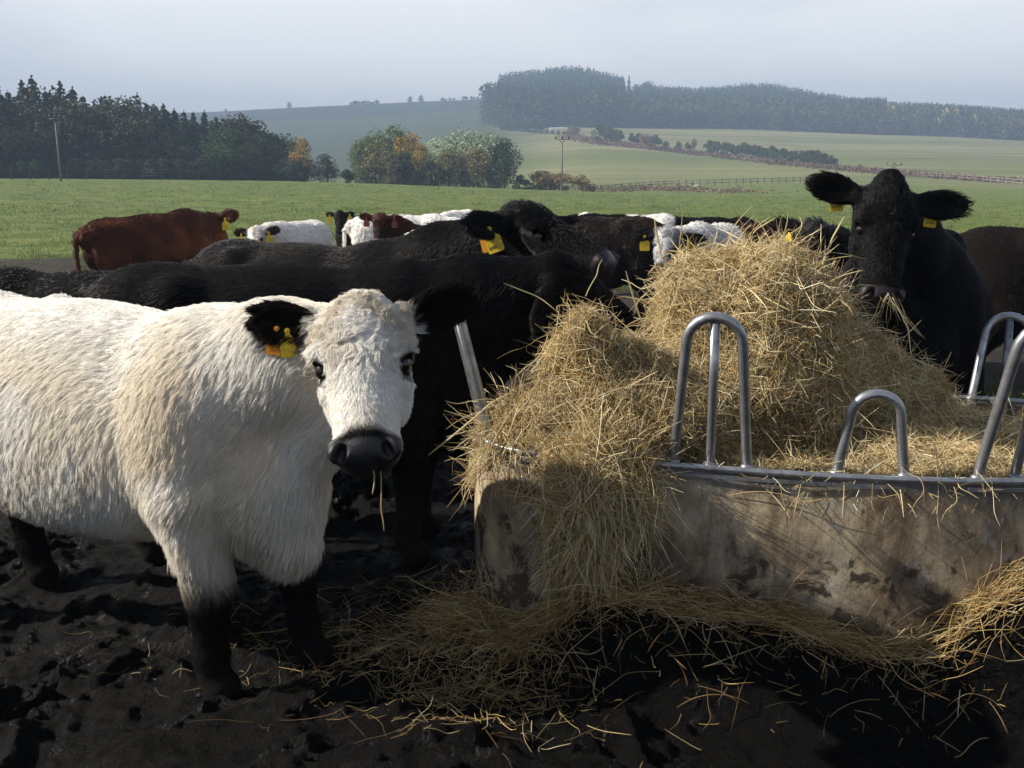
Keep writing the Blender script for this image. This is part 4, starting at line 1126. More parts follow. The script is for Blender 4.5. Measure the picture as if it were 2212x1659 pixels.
# hay hanging from mouths
def wisp(label, cat, root, specs, base=.0016):
    P = np.concatenate([strands(np.array([root]) + R.normal(0, .012, (1, 3)), norm(np.array([d])), np.array([l]), 6, b, .08, g) for d, l, b, g in specs])
    o = curves_obj('hay_wisp', P, straw_r(len(P), 6, base), M_STRAW, None, straw_colors(len(P), wts=pal_bright))
    tag(o, label, cat); return o
mz = at(1918, 640, 3.52)
wisp('tuft of hay hanging from the mouth of the big black cow facing the camera', 'hay wisp', mz,
     [((R.normal(.05, .5), R.normal(-.3, .3), -.8), .06 + .14 * R.random(), .5, .6) for _ in range(12)] + [((.6, -.2, -.5), .2, .3, .4), ((.25, -.3, -1), .24, .3, .3), ((.5, -.2, -.9), .22, .4, .5)])
mz = at(806, 1018, 2.31)
wisp('single pale hay stalk hanging from the mouth of the shaggy white cow', 'hay stalk', mz, [((.10, -.1, -1), .20, .25, .1), ((.3, -.1, -1), .07, .2, .1)], .0023)
# ------------------------------------------------------------------ trees, shrubs, fences, poles
TR = np.random.default_rng(23)
M_BARK = simple('bark', (.045, .036, .028), .9, 0, .2)
def leaf_mat(name, c1, c2, c3):
    m, nt, b = new_mat(name)
    a = attr(nt, 'leafv', 'Fac')
    oi = nt.nodes.new('ShaderNodeObjectInfo')
    v = math_n(nt, 'ADD', a, math_n(nt, 'MULTIPLY', math_n(nt, 'SUBTRACT', oi.outputs['Random'], .5), .3))
    c = ramp(nt, v, [(.1, c1), (.5, c2), (.9, c3)])
    nt.links.new(c, b.inputs['Base Color']); b.inputs['Roughness'].default_value = .7; b.inputs['Specular IOR Level'].default_value = .25
    t = nt.nodes.new('ShaderNodeBsdfTranslucent'); nt.links.new(c, t.inputs[0]); mx = nt.nodes.new('ShaderNodeMixShader'); mx.inputs[0].default_value = .2
    nt.links.new(b.outputs[0], mx.inputs[1]); nt.links.new(t.outputs[0], mx.inputs[2]); nt.links.new(mx.outputs[0], nt.nodes['Material Output'].inputs[0])
    return m
LM = dict(tan=leaf_mat('tan_leaves', (.14, .10, .04), (.30, .20, .085), (.42, .31, .14)),
          olive=leaf_mat('olive_leaves', (0.074, 0.082, 0.036), (0.187, 0.177, 0.074), (0.313, 0.277, 0.127)),
          spruce=leaf_mat('spruce_needles', (0.022, 0.047, 0.024), (0.045, 0.082, 0.047), (0.078, 0.128, 0.066)),
          green=leaf_mat('green_leaves', (0.023, 0.046, 0.016), (0.046, 0.083, 0.028), (0.087, 0.129, 0.046)),
          dull=leaf_mat('fading_leaves', (.026, .034, .016), (.060, .066, .030), (.105, .105, .048)),
          yellow=leaf_mat('yellow_leaves', (0.174, 0.123, 0.029), (0.377, 0.261, 0.058), (0.380, 0.392, 0.102)),
          orange=leaf_mat('orange_leaves', (0.232, 0.094, 0.020), (0.360, 0.246, 0.043), (0.480, 0.377, 0.087)),
          willow=leaf_mat('silver_leaves', (0.132, 0.172, 0.106), (0.317, 0.382, 0.252), (0.714, 0.792, 0.581)),
          rusty=leaf_mat('rusty_leaves', (0.123, 0.065, 0.026), (0.261, 0.145, 0.058), (0.362, 0.232, 0.102)),
          lime=leaf_mat('lime_leaves', (0.065, 0.111, 0.026), (0.131, 0.195, 0.052), (0.209, 0.274, 0.092)),
          brush=leaf_mat('dry_brush', (0.087, 0.051, 0.032), (0.174, 0.109, 0.072), (0.246, 0.174, 0.123)))

def quads_at(P, size, rng, flat=None):
    n = len(P); a = norm(rng.normal(0, 1, (n, 3)))
    if flat is not None: a = norm(a + flat)
    b = norm(np.cross(a, rng.normal(0, 1, (n, 3)))); s = np.asarray(size)[:, None] * .5
    asp = (.5 + .5 * rng.random((n, 1)))
    V = np.stack([P - a * s, P + b * s * asp, P + a * s * 1.15, P - b * s * asp], 1).reshape(-1, 3)
    return V, np.arange(4 * n).reshape(n, 4)

def crown_mesh(name, V, F, val, mat):
    me = np_mesh(name, V, F, False); a = me.attributes.new('leafv', 'FLOAT', 'POINT')
    a.data.foreach_set('value', np.repeat(np.asarray(val, np.float32), 4)); me.materials.append(mat); return me

def spruce_proto(h, rng, lev=26, per=11, dens=6, w=.23):
    pts, sz, flat = [], [], []
    for i in range(lev):
        t = (i + rng.random() * .6) / lev; z = h * (.06 + .94 * t); rr = h * w * (1 - t) ** .85 * (.75 + .45 * rng.random()) + .12
        for j in range(per):
            an = rng.random() * 6.28; L = rr * (.6 + .6 * rng.random())
            for q in range(dens):
                u = (q + rng.random()) / dens
                pts.append([math.cos(an) * L * u, math.sin(an) * L * u, z - .45 * L * u ** 1.3 + rng.normal(0, .1)]); sz.append(.75 * h / 16 * (1.05 - .5 * t)); flat.append([math.cos(an), math.sin(an), -.5])
    pts.append([0, 0, h]); sz.append(.5); flat.append([0, 0, 2])
    pts = np.array(pts); V, F = quads_at(pts, np.array(sz) * (.7 + .6 * rng.random(len(sz))), rng, np.array(flat) * .9)
    val = .5 + .35 * vnoise(pts, .8, 3) + rng.normal(0, .12, len(pts))
    return V, F, val
def broad_proto(h, rng, n=2600, lobes=9, wid=.36, leaf=.42, low=.12):
    C = []
    for i in range(lobes):
        t = rng.random() ** .8; z = h * (low + .18 + (.78 - low - .1) * t); rr = h * wid * (.25 + .75 * math.sin(math.pi * min(.95, .25 + t * .7))) * rng.random() ** .5 * .8
        an = rng.random() * 6.28; C.append([rr * math.cos(an), rr * math.sin(an), z, h * (.14 + .11 * rng.random())])
    C.append([0, 0, h * .82, h * .16]); C = np.array(C)
    k = rng.integers(0, len(C), n); d = norm(rng.normal(0, 1, (n, 3))); rad_ = (.45 + .62 * rng.random((n, 1)) ** .6)
    P = C[k, :3] + d * rad_ * C[k, 3:4] * np.array([1.15, 1.15, 1.0])
    keep = vnoise(P, 4.2 / h * 2, 5) > -.35; P = P[keep]
    V, F = quads_at(P, leaf * (.6 + .8 * rng.random(len(P))), rng)
    val = .5 + .35 * vnoise(P, 6 / h, 4) + rng.normal(0, .14, len(P))
    return V, F, val, C
def trunk_mesh(name, h, r, C=None, rng=None):
    m = MB(); m.tube([[0, 0, -.4], [0.02 * h * .2, 0, h * .3], [0, .01 * h, h * .62], [0, 0, h * .9]], [r * 1.3, r, r * .6, r * .15], 7)
    if C is not None:
        for c in C[:7]:
            z0 = max(h * .15, c[2] * .55); m.tube([[0, 0, z0], [c[0] * .5, c[1] * .5, (z0 + c[2]) / 2 + .02 * h], list(c[:3])], [r * .5, r * .3, r * .1], 5)
    o = m.build(name, M_BARK); me = o.data; bpy.data.objects.remove(o); return me

PRO = {}
def proto(kind, var):
    key = (kind, var)
    if key in PRO: return PRO[key]
    rng = np.random.default_rng(abs(hash(kind)) % 1000 if False else sum(map(ord, kind)) + var * 97)
    if kind == 'spruce':
        h = 16; V, F, val = spruce_proto(h, rng, w=(.25, .30, .22)[var]); tr = trunk_mesh('trunk', h, .2)
    elif kind == 'larch':
        h = 15; V, F, val = spruce_proto(h, rng, 22, 7, 5, .17); tr = trunk_mesh('trunk', h, .17)
        me = crown_mesh('crown', V, F, val, LM['dull']); PRO[key] = (me, tr, h); return PRO[key]
    elif kind.startswith('bush'):
        h = 4; V, F, val, C = broad_proto(h, rng, 2400, 13, .60, .27, -.16); tr = trunk_mesh('trunk', h, .09, C)
        kind2 = kind[5:]; PRO[key] = (crown_mesh('crown', V, F, val, LM[kind2]), tr, h); return PRO[key]
    else:
        h = 10; V, F, val, C = broad_proto(h, rng, 5200, 20, .46 if var < 2 else .28, .36, -.17); tr = trunk_mesh('trunk', h, .16, C)
    PRO[key] = (crown_mesh('crown', V, F, val, LM[kind]), tr, h)
    return PRO[key]
def tree(kind, var, pos, h, label, group=None, wid=1.0, name='tree', cat='tree', rz=None):
    cm, tm, h0 = proto(kind, var)
    o = empty(name, pos, TR.random() * 6.28 if rz is None else rz); k = h / h0; o.scale = (k * wid, k * wid, k)
    link(bpy.data.objects.new('trunk', tm), o); link(bpy.data.objects.new('crown', cm), o)
    return tag(o, label, cat, group)
def tree_px(kind, var, px, top, r, label, group=None, wid=1.0, name='tree', cat='tree'):
    p = on_bearing(px, r); h = z_at(px, top, r) - p[2]
    return tree(kind, var, p, max(h, .8), label, group, wid, name, cat)

# --- the wood on the left: the skyline trees one by one, then the rows in front and behind that fill it
GW = 'trees of the wood beyond the meadow'
LB = dict(spruce='dark green spruce in the wood along the far side of the meadow',
          larch='slim fading larch with brownish needles in the wood along the meadow',
          dull='olive brown broadleaved tree with thinning autumn leaves in the wood along the meadow',
          green='deep green broadleaved tree in the wood along the meadow',
          yellow='yellowing broadleaved tree in the wood along the meadow')
sky_l = [(-560, 200), (-520, 190), (-480, 196), (-440, 182), (-400, 190), (-360, 176), (-320, 184), (-280, 172), (-240, 180), (-200, 168), (-160, 178), (-125, 172), (-90, 170), (-30, 180), (14, 172), (38, 196), (70, 176), (92, 166), (118, 196), (150, 178), (176, 190), (196, 206), (214, 232), (226, 226), (244, 208), (262, 218), (280, 224), (297, 216), (312, 206), (330, 222),
         (346, 226), (366, 226), (388, 236), (408, 240), (428, 242), (452, 240), (476, 250), (500, 262), (520, 256), (540, 262), (560, 282), (584, 290), (608, 296), (628, 306)]
SKY = dict(spruce=1)
for i, (px, ty) in enumerate(sky_l):
    kind = 'spruce'
    if px in (262, 280, 520, 540, 560): kind = 'dull'
    if px in (244, 297, 312, 346): kind = 'larch'
    if px in (500, 584, 608, 628): kind = 'green'
    v = i % 3 if kind == 'spruce' else i % 2
    tree_px(kind, v, px, ty - (4 if kind != 'spruce' else 0), 148 + 8 * TR.random(), LB[kind], GW, 1.3 if kind == 'spruce' else 1.1, 'spruce_tree' if kind == 'spruce' else 'larch_tree' if kind == 'larch' else 'broadleaf_tree')
tx = np.array([p[0] for p in sky_l]); ty_ = np.array([p[1] for p in sky_l])
for row, (rr_, dx, drop, jit) in enumerate(((153, 19, .03, .14), (142, 22, .10, .22), (137, 26, .32, .3))):
    for px in np.arange(-560, 640, dx):
        px = px + TR.normal(0, 5); tp = np.interp(px, tx, ty_); tp = tp + (388 - tp) * (drop + jit * TR.random())
        q = TR.random()
        kind = 'spruce' if q < .5 else 'dull' if q < .68 else 'green' if q < .92 else 'larch'
        if 180 < px < 330 and q > .2: kind = 'dull' if q < .8 else 'larch'
        if px < 190: kind = 'spruce' if q < .75 else 'dull'
        if px > 480: kind = 'green' if q < .6 else 'dull'
        tree_px(kind, int(TR.integers(0, 3 if kind == 'spruce' else 2)), px, tp, rr_ + 3 * TR.random(), LB[kind], GW, 1.15, 'spruce_tree' if kind == 'spruce' else 'larch_tree' if kind == 'larch' else 'broadleaf_tree')
for px in np.arange(-560, 640, 17):
    tree_px('bush_green' if TR.random() < .5 else 'bush_dull', 0, px + TR.normal(0, 3), 355 - 14 * TR.random() + (8 if px > 560 else 0), 133.5 + 2 * TR.random(), 'dark bush in the shaded lower edge of the wood along the meadow', 'bushes along the foot of the wood', 1.0, 'bush', 'bush')
tree_px('green', 0, 482, 286, 134, 'mid green rounded tree standing in front of the dark wood', None, 1.0, 'broadleaf_tree')
tree_px('orange', 2, 654, 293, 139, 'slim tree with an orange top between the wood and the copse', None, .8, 'broadleaf_tree')
tree_px('bush_dull', 1, 648, 345, 136.5, 'olive bush at the foot of the slim orange topped tree', None, .9, 'bush', 'bush')
tree_px('dull', 1, 708, 333, 136, 'bare looking dark brown bushy tree between wood and copse', None, 1.25, 'broadleaf_tree')
tree_px('bush_green', 1, 752, 366, 137, 'low green bush between the brown bushy tree and the copse', None, 1.0, 'bush', 'bush')
# --- the copse
GC = 'trees of the copse in the middle of the valley'
for kind, var, px, top, r, wid, lab in (
    ('lime', 2, 778, 302, 142, .7, 'slender green tree at the outer left edge of the copse'), ('lime', 1, 800, 292, 144, .8, 'light green tree second in the copse behind the slender one'),
    ('lime', 0, 822, 284, 146, .8, 'tall yellow green birch near the top of the copse'), ('olive', 0, 812, 308, 138, 1.25, 'wide grey brown tree thinning out in the front of the copse'),
    ('lime', 2, 856, 272, 147, .8, 'tallest tree of the copse, olive with a pointed top'), ('orange', 2, 868, 292, 143, .75, 'bright orange tree inside the copse, left of its partner'),
    ('orange', 2, 894, 284, 145, .85, 'taller orange yellow birch inside the copse'), ('yellow', 2, 911, 308, 139, .7, 'low golden tree in front of the orange birch'),
    ('green', 1, 876, 326, 136.5, 1.1, 'dark green tree low in the middle of the copse'), ('olive', 1, 846, 332, 135.5, 1.0, 'olive brown small tree in the front row of the copse'),
    ('willow', 0, 946, 300, 141, 1.0, 'silvery grey willow left of the taller willows'), ('willow', 1, 986, 284, 144, 1.05, 'tall silver green willow with bright top'),
    ('willow', 0, 1024, 284, 143, 1.05, 'silver green willow with a high crown next to the tall willow'), ('willow', 1, 1064, 290, 141, 1.1, 'silver green willow with rounded crown near the right end of copse'),
    ('green', 0, 1090, 302, 140, .9, 'dark green willow closing the right end of the copse'), ('olive', 0, 970, 318, 136, 1.3, 'broad shaded olive tree under the silver willows'), ('olive', 1, 1032, 320, 136, 1.3, 'broad greyish tree at the right foot of the silver willows'),
    ('green', 1, 930, 345, 135, 1.2, 'shaded dark green tree between golden tree and willows')):
    tree_px(kind, var, px, top, r, lab, GC, wid, 'willow_tree' if kind == 'willow' else 'broadleaf_tree')
for px, top, kind, lab in ((790, 372, 'bush_green', 'low dark bush at the left foot of the copse'), (1000, 366, 'bush_dull', 'olive bush under the silver willows'), (1070, 368, 'bush_green', 'dark bush at the right foot of the copse'), (900, 372, 'bush_dull', 'small olive bush below the golden tree')):
    tree_px(kind, 0, px, top, 134, lab, 'bushes at the foot of the copse', 1.2, 'bush', 'bush')
for px, top, kind, wid, lab in ((1122, 378, 'bush_green', 1.1, 'dark green bush right beside the copse'), (1140, 388, 'bush_green', 1.1, 'low dark green bush left of the orange bushes'), (1166, 368, 'bush_tan', 1.5, 'largest pale orange bush left of the forked pole'), (1190, 374, 'bush_rusty', 1.3, 'rusty bush between the orange bushes'), (1208, 373, 'bush_tan', 1.4, 'pale orange bush just left of the forked pole')):
    tree_px(kind, 0, px, top, 139, lab, None, wid, 'bush', 'bush')
tree_px('bush_tan', 1, 1258, 376, 139, 'round golden bush on a short trunk right of the forked pole', None, 1.25, 'bush', 'bush')

# --- hedge on the far slope and brush
hp_ = np.array([(1290, 305), (1340, 310), (1400, 318), (1450, 323), (1500, 329), (1560, 335), (1620, 342), (1700, 351), (1800, 362)], float)
for i, px in enumerate(np.concatenate([np.arange(1296, 1350, 11), [1362, 1378, 1394, 1404, 1416, 1436, 1466, 1484], np.arange(1530, 1802, 10.5)])):
    g = ground_hit(px, np.interp(px, hp_[:, 0], hp_[:, 1]), 170); r = math.hypot(g[0], g[1])
    hh = r / 2000 * (22 + 8 * TR.random()) * (.65 if px in (1436, 1466, 1484) else 1)
    if px < 1350: hh *= 1.15
    kd = 'bush_rusty' if px in (1404, 1394) else 'bush_green' if TR.random() < .7 else 'bush_dull'
    tree(kd, int(TR.integers(0, 2)), g, hh, {'bush_rusty': 'reddish bush standing in the hedge across the pale slope', 'bush_green': 'dark green bush in the hedge across the pale slope', 'bush_dull': 'olive bush in the hedge across the pale slope'}[kd], 'bushes of the hedge across the slope', .95, 'hedge_bush', 'bush')
g = ground_hit(1499, 326, 170); tree('bush_rusty', 1, g, math.hypot(g[0], g[1]) / 2000 * 26, 'thin bare little tree in the gap of the hedge', None, .45, 'broadleaf_tree')
for i, px in enumerate(list(range(1086, 1245, 12))):
    g = ground_hit(px, 280 + (px - 1086) * .095, 300); r = math.hypot(g[0], g[1])
    tree('bush_rusty' if px > 1222 else 'bush_green', i % 2, g, r / 2000 * (9 if 1172 < px < 1230 else 20 + 10 * TR.random()), 'rusty bush at the end of the bush row below the forest' if px > 1222 else 'dark bush in the bush row below the near corner of the forest', 'bushes below the forest corner', 1.0, 'bush', 'bush')
# rough brush and dead grass along the boundaries (one mass)
bl = [[(1225, 296), (1290, 309), (1400, 322), (1500, 333), (1620, 346), (1700, 355), (1800, 364), (1900, 373), (2000, 380), (2110, 388), (2230, 396)], [(1280, 412), (1330, 413), (1400, 407), (1420, 404)], [(1440, 409), (1520, 414), (1620, 417)]]
Q, Sz = [], []
for pl, wd_, dn in zip(bl, (3.0, 5.0, 3.0), (4, 3, 2)):
    pl = np.array(pl, float)
    for px in np.arange(pl[0, 0], pl[-1, 0], 1.0):
        g = ground_hit(px, np.interp(px, pl[:, 0], pl[:, 1]), 110); r = math.hypot(g[0], g[1])
        for q in range(dn * 3):
            x, y = g[0] + TR.normal(0, wd_), g[1] + TR.normal(0, wd_); Q.append([x, y, float(ground_z(x, y)) + TR.random() ** 2 * r / 2000 * 7]); Sz.append(r / 2000 * 3.5)
Q = np.array(Q); V, F = quads_at(Q, np.array(Sz) * (.6 + TR.random(len(Sz))), TR)
o = link(bpy.data.objects.new('rough_brush', crown_mesh('rough_brush', V, F, .5 + .4 * vnoise(Q, .1, 5), LM['brush']))); o['kind'] = 'stuff'

# --- forest on the hill: reads as one mass
def forest():
    rng = np.random.default_rng(5)
    Vs, Fs, vals, kinds = [], [], [], []
    protos = []
    for s in range(6):
        r2 = np.random.default_rng(100 + s); V, F, val = spruce_proto(16, r2, 11, 5, 3, .2 + .02 * s)
        sc_ = 1.75; Vc = V.reshape(-1, 4, 3); cn = Vc.mean(1, keepdims=True); V = (cn + (Vc - cn) * sc_).reshape(-1, 3); protos.append((V, F, val * .9 - .05))
    for s in range(3):
        r2 = np.random.default_rng(200 + s); V, F, val, C = broad_proto(16, r2, 170, 8, .30, 1.9, .0); protos.append((V, F, val))
    # edge of the forest as seen from the meadow: bearing -> range of its foot, and depth
    n = 0; off = 0
    pts = []
    for px in np.arange(1052, 2420, 3.0):
        r0 = np.interp(px, [1052, 1090, 1250, 1500, 1800, 2212, 2420], [640, 600, 592, 632, 645, 648, 650])
        for k in range(15):
            r = r0 + (k + .9 * rng.random()) * (24 if px < 1800 else 16)
            if px < 1080 and r > r0 + 140: continue
            if 1342 < px < 1366 and k > 5: continue
            pts.append((px + rng.normal(0, 2.2), r, k))
    A = dict(conifer=[], leaf=[])
    for px, r, k in pts:
        p = on_bearing(px, r)
        conif = rng.random() < (.88 if px < 1345 else .62 if k > 1 else .30)
        h = (18 + 3.5 * rng.random()) if conif else (14 + 4 * rng.random())
        if px < 1345: h *= 1.18
        if k == 0: h *= .85
        if px > 1900: h *= .86
        s_ = int(rng.integers(0, 6)) if conif else 6 + int(rng.integers(0, 3))
        V, F, val = protos[s_]; c_, s2 = math.cos(rng.random() * 6.28), math.sin(rng.random() * 6.28)
        a_ = rng.random() * 6.28; c_, s2 = math.cos(a_), math.sin(a_); kk = h / 16
        W = np.stack([(V[:, 0] * c_ - V[:, 1] * s2) * kk, (V[:, 0] * s2 + V[:, 1] * c_) * kk, V[:, 2] * kk], 1) + p
        hue = val + rng.normal(0, .16)
        A['conifer' if conif else 'leaf'].append((W, hue, rng.random() + (.12 if px > 1850 else 0)))
    groups = [('spruce', A['conifer'])]
    lf = A['leaf']
    groups += [('dull', [x for x in lf if x[2] < .62]), ('green', [x for x in lf if .62 <= x[2] < 1.0]), ('yellow', [x for x in lf if x[2] >= 1.0])]
    V, vals, mi = [], [], []
    for gi, (mat, L_) in enumerate(groups):
        for W, hue, _ in L_: V.append(W); vals.append(hue); mi.append(np.full(len(W) // 4, gi, np.int32))
    V = np.concatenate(V); F = np.arange(len(V)).reshape(-1, 4)
    me = crown_mesh('forest', V, F, np.concatenate(vals), LM['spruce'])
    for mat, _ in groups[1:]: me.materials.append(LM[mat])
    me.polygons.foreach_set('material_index', np.concatenate(mi)); me.update()
    o = link(bpy.data.objects.new('forest', me)); o['kind'] = 'stuff'; o['label'] = 'misty mixed forest covering the hill'
forest()
def tall(px, top, r, lab): return tree_px('spruce', 2, px, top, r, lab, None, .9, 'spruce_tree')
tall(1353, 163, 800, 'lone pointed spruce rising from the notch of the hill forest')
tall(1077, 172, 640, 'spruce standing highest at the near left corner of the hill forest')
tree_px('green', 0, 1392, 178, 790, 'rounded tree top on the skyline right of the lone pointed spruce', None, .9, 'broadleaf_tree')
# --- small trees on the bare ridge
for px, h_, kd, lab in ((890, 14, 'dull', 'small bare tree on the bare ridge, left one of a pair'), (913, 15, 'dull', 'small bare tree on the bare ridge, right one of a pair'), (633, 13, 'dull', 'single tiny tree on the ridge above the wood'), (498, 6, 'bush_dull', 'tiny bush on the ridge just right of the wood top')):
    g = on_bearing(px, 985); tree(kd, 0, g, 985 / 2000 * h_, lab, None, 1.0, 'broadleaf_tree' if kd == 'dull' else 'bush', 'tree' if kd == 'dull' else 'bush')
for i, px in enumerate(list(range(764, 824, 6)) + [958, 966, 974, 984, 1004, 1010, 1020, 1028, 1034]):
    g = on_bearing(px, 990); tree('bush_green', i % 2, g, 990 / 2000 * (6 + 4 * TR.random()) , 'low bush in the flat clump on the bare ridge' if px < 830 else 'bush in the loose row on the ridge beside the forest', 'bushes on the skyline ridge', 1.1, 'bush', 'bush')

# --- wrapped bales
M_WRAP = simple('white_wrap', (.75, .77, .78), .35)
bv, bf = uv_sphere(1.0, 14, 8); bm_ = np_mesh('silage_bale', np.sign(bv) * np.abs(bv) ** .6 * [.75, .62, .75], bf); bm_.materials.append(M_WRAP)
for i, px in enumerate(np.linspace(1189, 1222, 7)):
    g = ground_hit(px, 276, 300); r = math.hypot(g[0], g[1])
    o = link(bpy.data.objects.new('silage_bale', bm_)); k = r / 2000 * 3.4; o.scale = (k, k, k); o.location = g + np.array([0, -3.0, k * .65 + r / 2000 * 2.6])
    r = 574; k = .98; o.scale = (k, k, k); o.location = on_bearing(px, r) + np.array([0, 0, k * .62])
    tag(o, 'white wrapped bale in the short row below the forest', 'bale', 'white bales below the forest')

# --- power poles
M_WOOD = simple('weathered_wood', (.16, .145, .125), .85, 0, .2); M_CONC = simple('pole_concrete', (.17, .165, .155), .8); M_INS = simple('insulator_brown', (.03, .018, .014), .3)
def pole(px, top, r, lab, rr=.13, aw=.95):
    p = on_bearing(px, r); hz = z_at(px, top, r) - p[2]
    o = empty('power_pole', p); tag(o, lab, 'power pole')
    MB().tube([[0, 0, -.5], [0, 0, hz * .5], [0, 0, hz - .9]], [rr, rr * .85, rr * .7], 10).build('post', M_CONC, o)
    m = MB()
    for q in (-1, 1): m.tube([[0, 0, hz - 1.0], [q * aw * .38, 0, hz - .45]], [.05, .05], 6)
    m.box([0, 0, hz - .42], [aw * 2, .09, .09]); m.build('crossarm', M_WOOD, o)
    for q in (-1, 0, 1): MB().tube([[q * aw * .92, 0, hz - .37], [q * aw * .92, 0, hz - .2], [q * aw * .92, 0, hz]], [.07, .13, .07], 8).build('insulator', M_INS, o)
    return o
pole(1213.5, 294, 128, 'concrete power pole with a forked top standing in front of the pale slope')
pole(133, 248, 117, 'concrete power pole standing in front of the dark wood', .12, .6)
pole(1928, 351, 175, 'power pole whose three insulators show just above the big black cow', .13, 1.35)

# --- fences
M_RAIL = simple('fence_wood', (.22, .20, .17), .85, 0, .2); M_PALE = simple('pale_fence_wood', (.30, .275, .24), .8, 0, .2); M_WIRE = simple('fence_wire', (.12, .12, .12), .5, .6)
def fence(pts, n, hgt, lab, mat, rails, w=.14, rmin=100, wire=False):
    pts = np.array(pts, float); q = np.linspace(0, 1, n); d = np.concatenate([[0], np.cumsum(np.abs(np.diff(pts[:, 0])))]); d /= d[-1]
    G = np.array([ground_hit(np.interp(t, d, pts[:, 0]), np.interp(t, d, pts[:, 1]), rmin) for t in q])
    o = empty('pasture_fence', G[0]); tag(o, lab, 'fence')
    for g in G: 
        m = MB(); m.box(g - G[0] + [0, 0, hgt / 2 - .1], [w, w, hgt + .2 + .12 * TR.random()]); m.build('post', mat, o, False)
    for z in rails:
        m = MB()
        for a_, b_2 in zip(G[:-1], G[1:]): m.tube([a_ - G[0] + [0, 0, z], b_2 - G[0] + [0, 0, z]], [.012 if wire else w * .42] * 2, 5)
        m.build('wire' if wire else 'rail', M_WIRE if wire else mat, o)
fence([(1282, 414), (1310, 414), (1345, 410), (1400, 405), (1450, 403), (1540, 401), (1640, 398), (1730, 396), (1790, 395)], 34, 1.15, 'grey post and rail fence winding across the lower green pasture', M_RAIL, (.55, 1.0), .13)
fence([(1990, 383), (2040, 386), (2110, 391), (2180, 398), (2240, 403)], 16, 1.3, 'pale post and rail fence at the slope foot, right of the big black cow', M_PALE, (.5, 1.05), .16, 120)
fence([(1230, 297), (1300, 311), (1400, 325), (1500, 336), (1620, 349), (1720, 359), (1830, 368), (1960, 378)], 46, 1.3, 'thin fence of spaced posts along the hedge on the slope', M_PALE, (.9,), .16, 170, True)
fence([(-420, 390), (-80, 389), (160, 388), (330, 389), (430, 390)], 22, 1.35, 'thin wire fence with wooden posts along the front of the dark wood', simple('dark_post', (.10, .09, .08), .9), (.5, .9, 1.2), .09, 90, True)
# stones lying on the far pasture
sm_ = np_mesh('stone', *uv_sphere(1, 10, 7)); sm_.materials.append(simple('stone_grey', (.35, .34, .32), .8))
for px, py, s_, lab in ((1507, 404, .55, 'pale stone on the green pasture left of the big black cow'), (1790, 402, .45, 'pale stone on the pasture close to the big black cow\'s ear')):
    g = ground_hit(px, py, 100); o = link(bpy.data.objects.new('stone', sm_)); o.location = g + np.array([0, 0, .1]); o.scale = (s_ * 1.3, s_, s_ * .6); tag(o, lab, 'stone')

# ------------------------------------------------------------------ autumn haze over the valley
hm = bpy.data.materials.new('haze'); hm.use_nodes = True; nt = hm.node_tree; nt.nodes.clear()
out = nt.nodes.new('ShaderNodeOutputMaterial'); pv = nt.nodes.new('ShaderNodeVolumePrincipled')
pv.inputs['Color'].default_value = (*HAZE_C, 1); pv.inputs['Density'].default_value = HAZE_D; pv.inputs['Anisotropy'].default_value = 0.0
nt.links.new(pv.outputs[0], out.inputs['Volume'])
zlo, zhi = float(GZ.min()) - 1.5, float(GZ.max()) + 34
hz = MB().box([0, 0, (zlo + zhi) / 2], [3300, 3300, zhi - zlo]).build('haze', hm, None, False); hz['kind'] = 'stuff'
print('haze box', zlo, zhi)
# ------------------------------------------------------------------ camera, sun, sky
cam = bpy.data.cameras.new('camera'); co = link(bpy.data.objects.new('camera', cam))
cam.sensor_width = 36; cam.lens = FPX / 2212 * 36; cam.clip_end = 6000; cam.clip_start = .05
co.location = (0, 0, H); co.rotation_euler = (math.pi / 2 - PITCH, 0, 0)
SC.camera = co

SUN_AZ, SUN_EL = 0.0, 33     # degrees behind the camera plane, on the left; elevation
S = np.array([-math.cos(rad(SUN_AZ)) * math.cos(rad(SUN_EL)), -math.sin(rad(SUN_AZ)) * math.cos(rad(SUN_EL)), math.sin(rad(SUN_EL))])
sl = bpy.data.lights.new('sun', 'SUN'); sl.energy = SUN_E; sl.angle = rad(.5); sl.color = (1, .93, .82)
so = link(bpy.data.objects.new('sun', sl)); so.location = (-20, -8, 20)
so.rotation_euler = Vector(-S).to_track_quat('-Z', 'Y').to_euler()

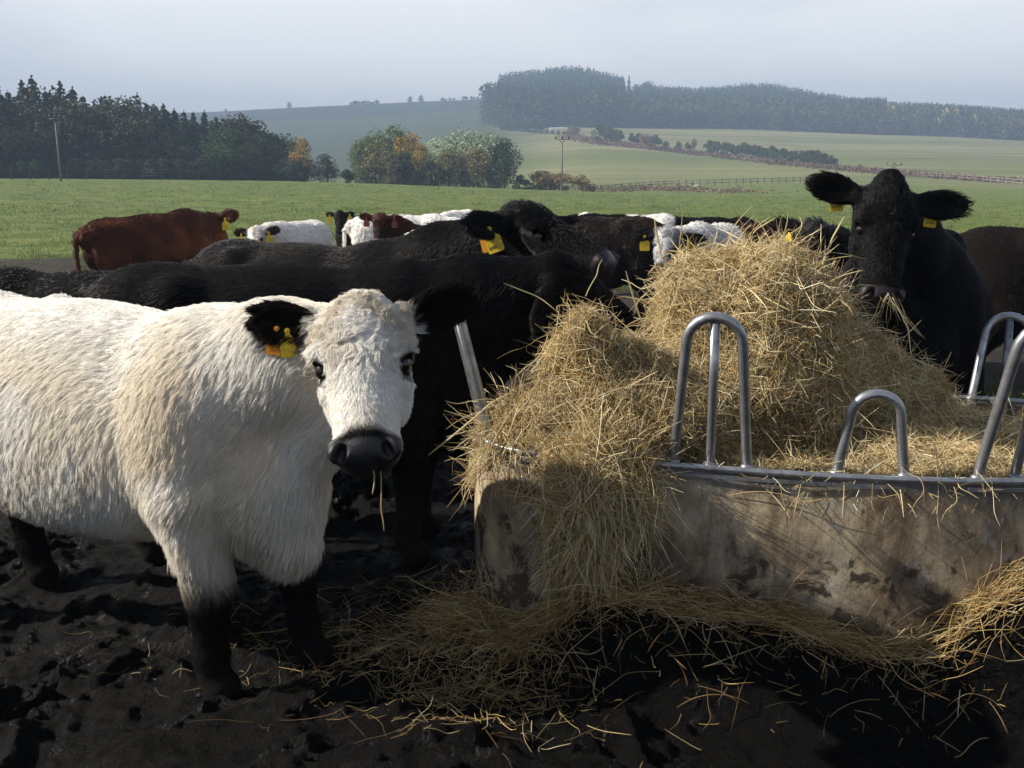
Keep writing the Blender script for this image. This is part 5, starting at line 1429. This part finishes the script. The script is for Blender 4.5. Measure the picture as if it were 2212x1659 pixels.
w = bpy.data.worlds.new('World'); SC.world = w; w.use_nodes = True
nt = w.node_tree; nt.nodes.clear()
out = nt.nodes.new('ShaderNodeOutputWorld'); bg = nt.nodes.new('ShaderNodeBackground'); bg.inputs['Strength'].default_value = .1
nt.links.new(bg.outputs[0], out.inputs[0])
sky = nt.nodes.new('ShaderNodeTexSky'); sky.sky_type = 'NISHITA'; sky.sun_disc = False
sky.sun_elevation = rad(SUN_EL); sky.sun_rotation = math.atan2(S[0], S[1])
tc = nt.nodes.new('ShaderNodeTexCoord')
mp = nt.nodes.new('ShaderNodeMapping'); mp.inputs['Scale'].default_value = (1.0, 1.0, 4.0); nt.links.new(tc.outputs['Generated'], mp.inputs[0])
n1 = nd(nt, 'ShaderNodeTexNoise', Scale=1.7, Detail=6, Roughness=.5); nt.links.new(mp.outputs[0], n1.inputs['Vector'])
cl = ramp(nt, n1.outputs['Fac'], [(.36, SKY_A), (.62, SKY_B)])
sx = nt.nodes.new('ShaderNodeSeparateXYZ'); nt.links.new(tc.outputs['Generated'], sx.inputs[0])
grad = ramp(nt, sx.outputs[2], [(0.0, SKY_LOW), (.22, (1, 1, 1)), (.5, SKY_TOP)])  # overhead sky dimmed, shaped to weaken the fill from above
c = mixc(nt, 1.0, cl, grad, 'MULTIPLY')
bk = ramp(nt, math_n(nt, 'MULTIPLY_ADD', sx.outputs[1], .5), [(.40, (.72, .73, .75)), (.66, (1, 1, 1))])  # unseen sky behind the camera dimmed, added to deepen shade on camera-facing sides
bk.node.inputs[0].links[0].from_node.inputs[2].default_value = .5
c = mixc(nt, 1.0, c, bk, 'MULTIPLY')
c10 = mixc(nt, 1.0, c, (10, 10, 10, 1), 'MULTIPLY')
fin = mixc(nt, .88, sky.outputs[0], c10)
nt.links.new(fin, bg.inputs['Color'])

vs = SC.view_settings; SC.display_settings.display_device = 'sRGB'
vs.view_transform = 'Standard'; vs.look = 'None'; vs.exposure = EXPO; vs.gamma = 1.0; vs.use_curve_mapping = False
SC.cycles.max_bounces = 6; SC.cycles.diffuse_bounces = 3; SC.cycles.glossy_bounces = 2; SC.cycles.transmission_bounces = 4
SC.cycles.volume_bounces = 0; SC.cycles.transparent_max_bounces = 4
SC.cycles.use_adaptive_sampling = True; SC.cycles.adaptive_threshold = .02
SC.cycles.use_denoising = True
SC.cycles.caustics_reflective = False; SC.cycles.caustics_refractive = False
SC.cycles_curves.shape = 'RIBBONS'; SC.cycles_curves.subdivisions = 2
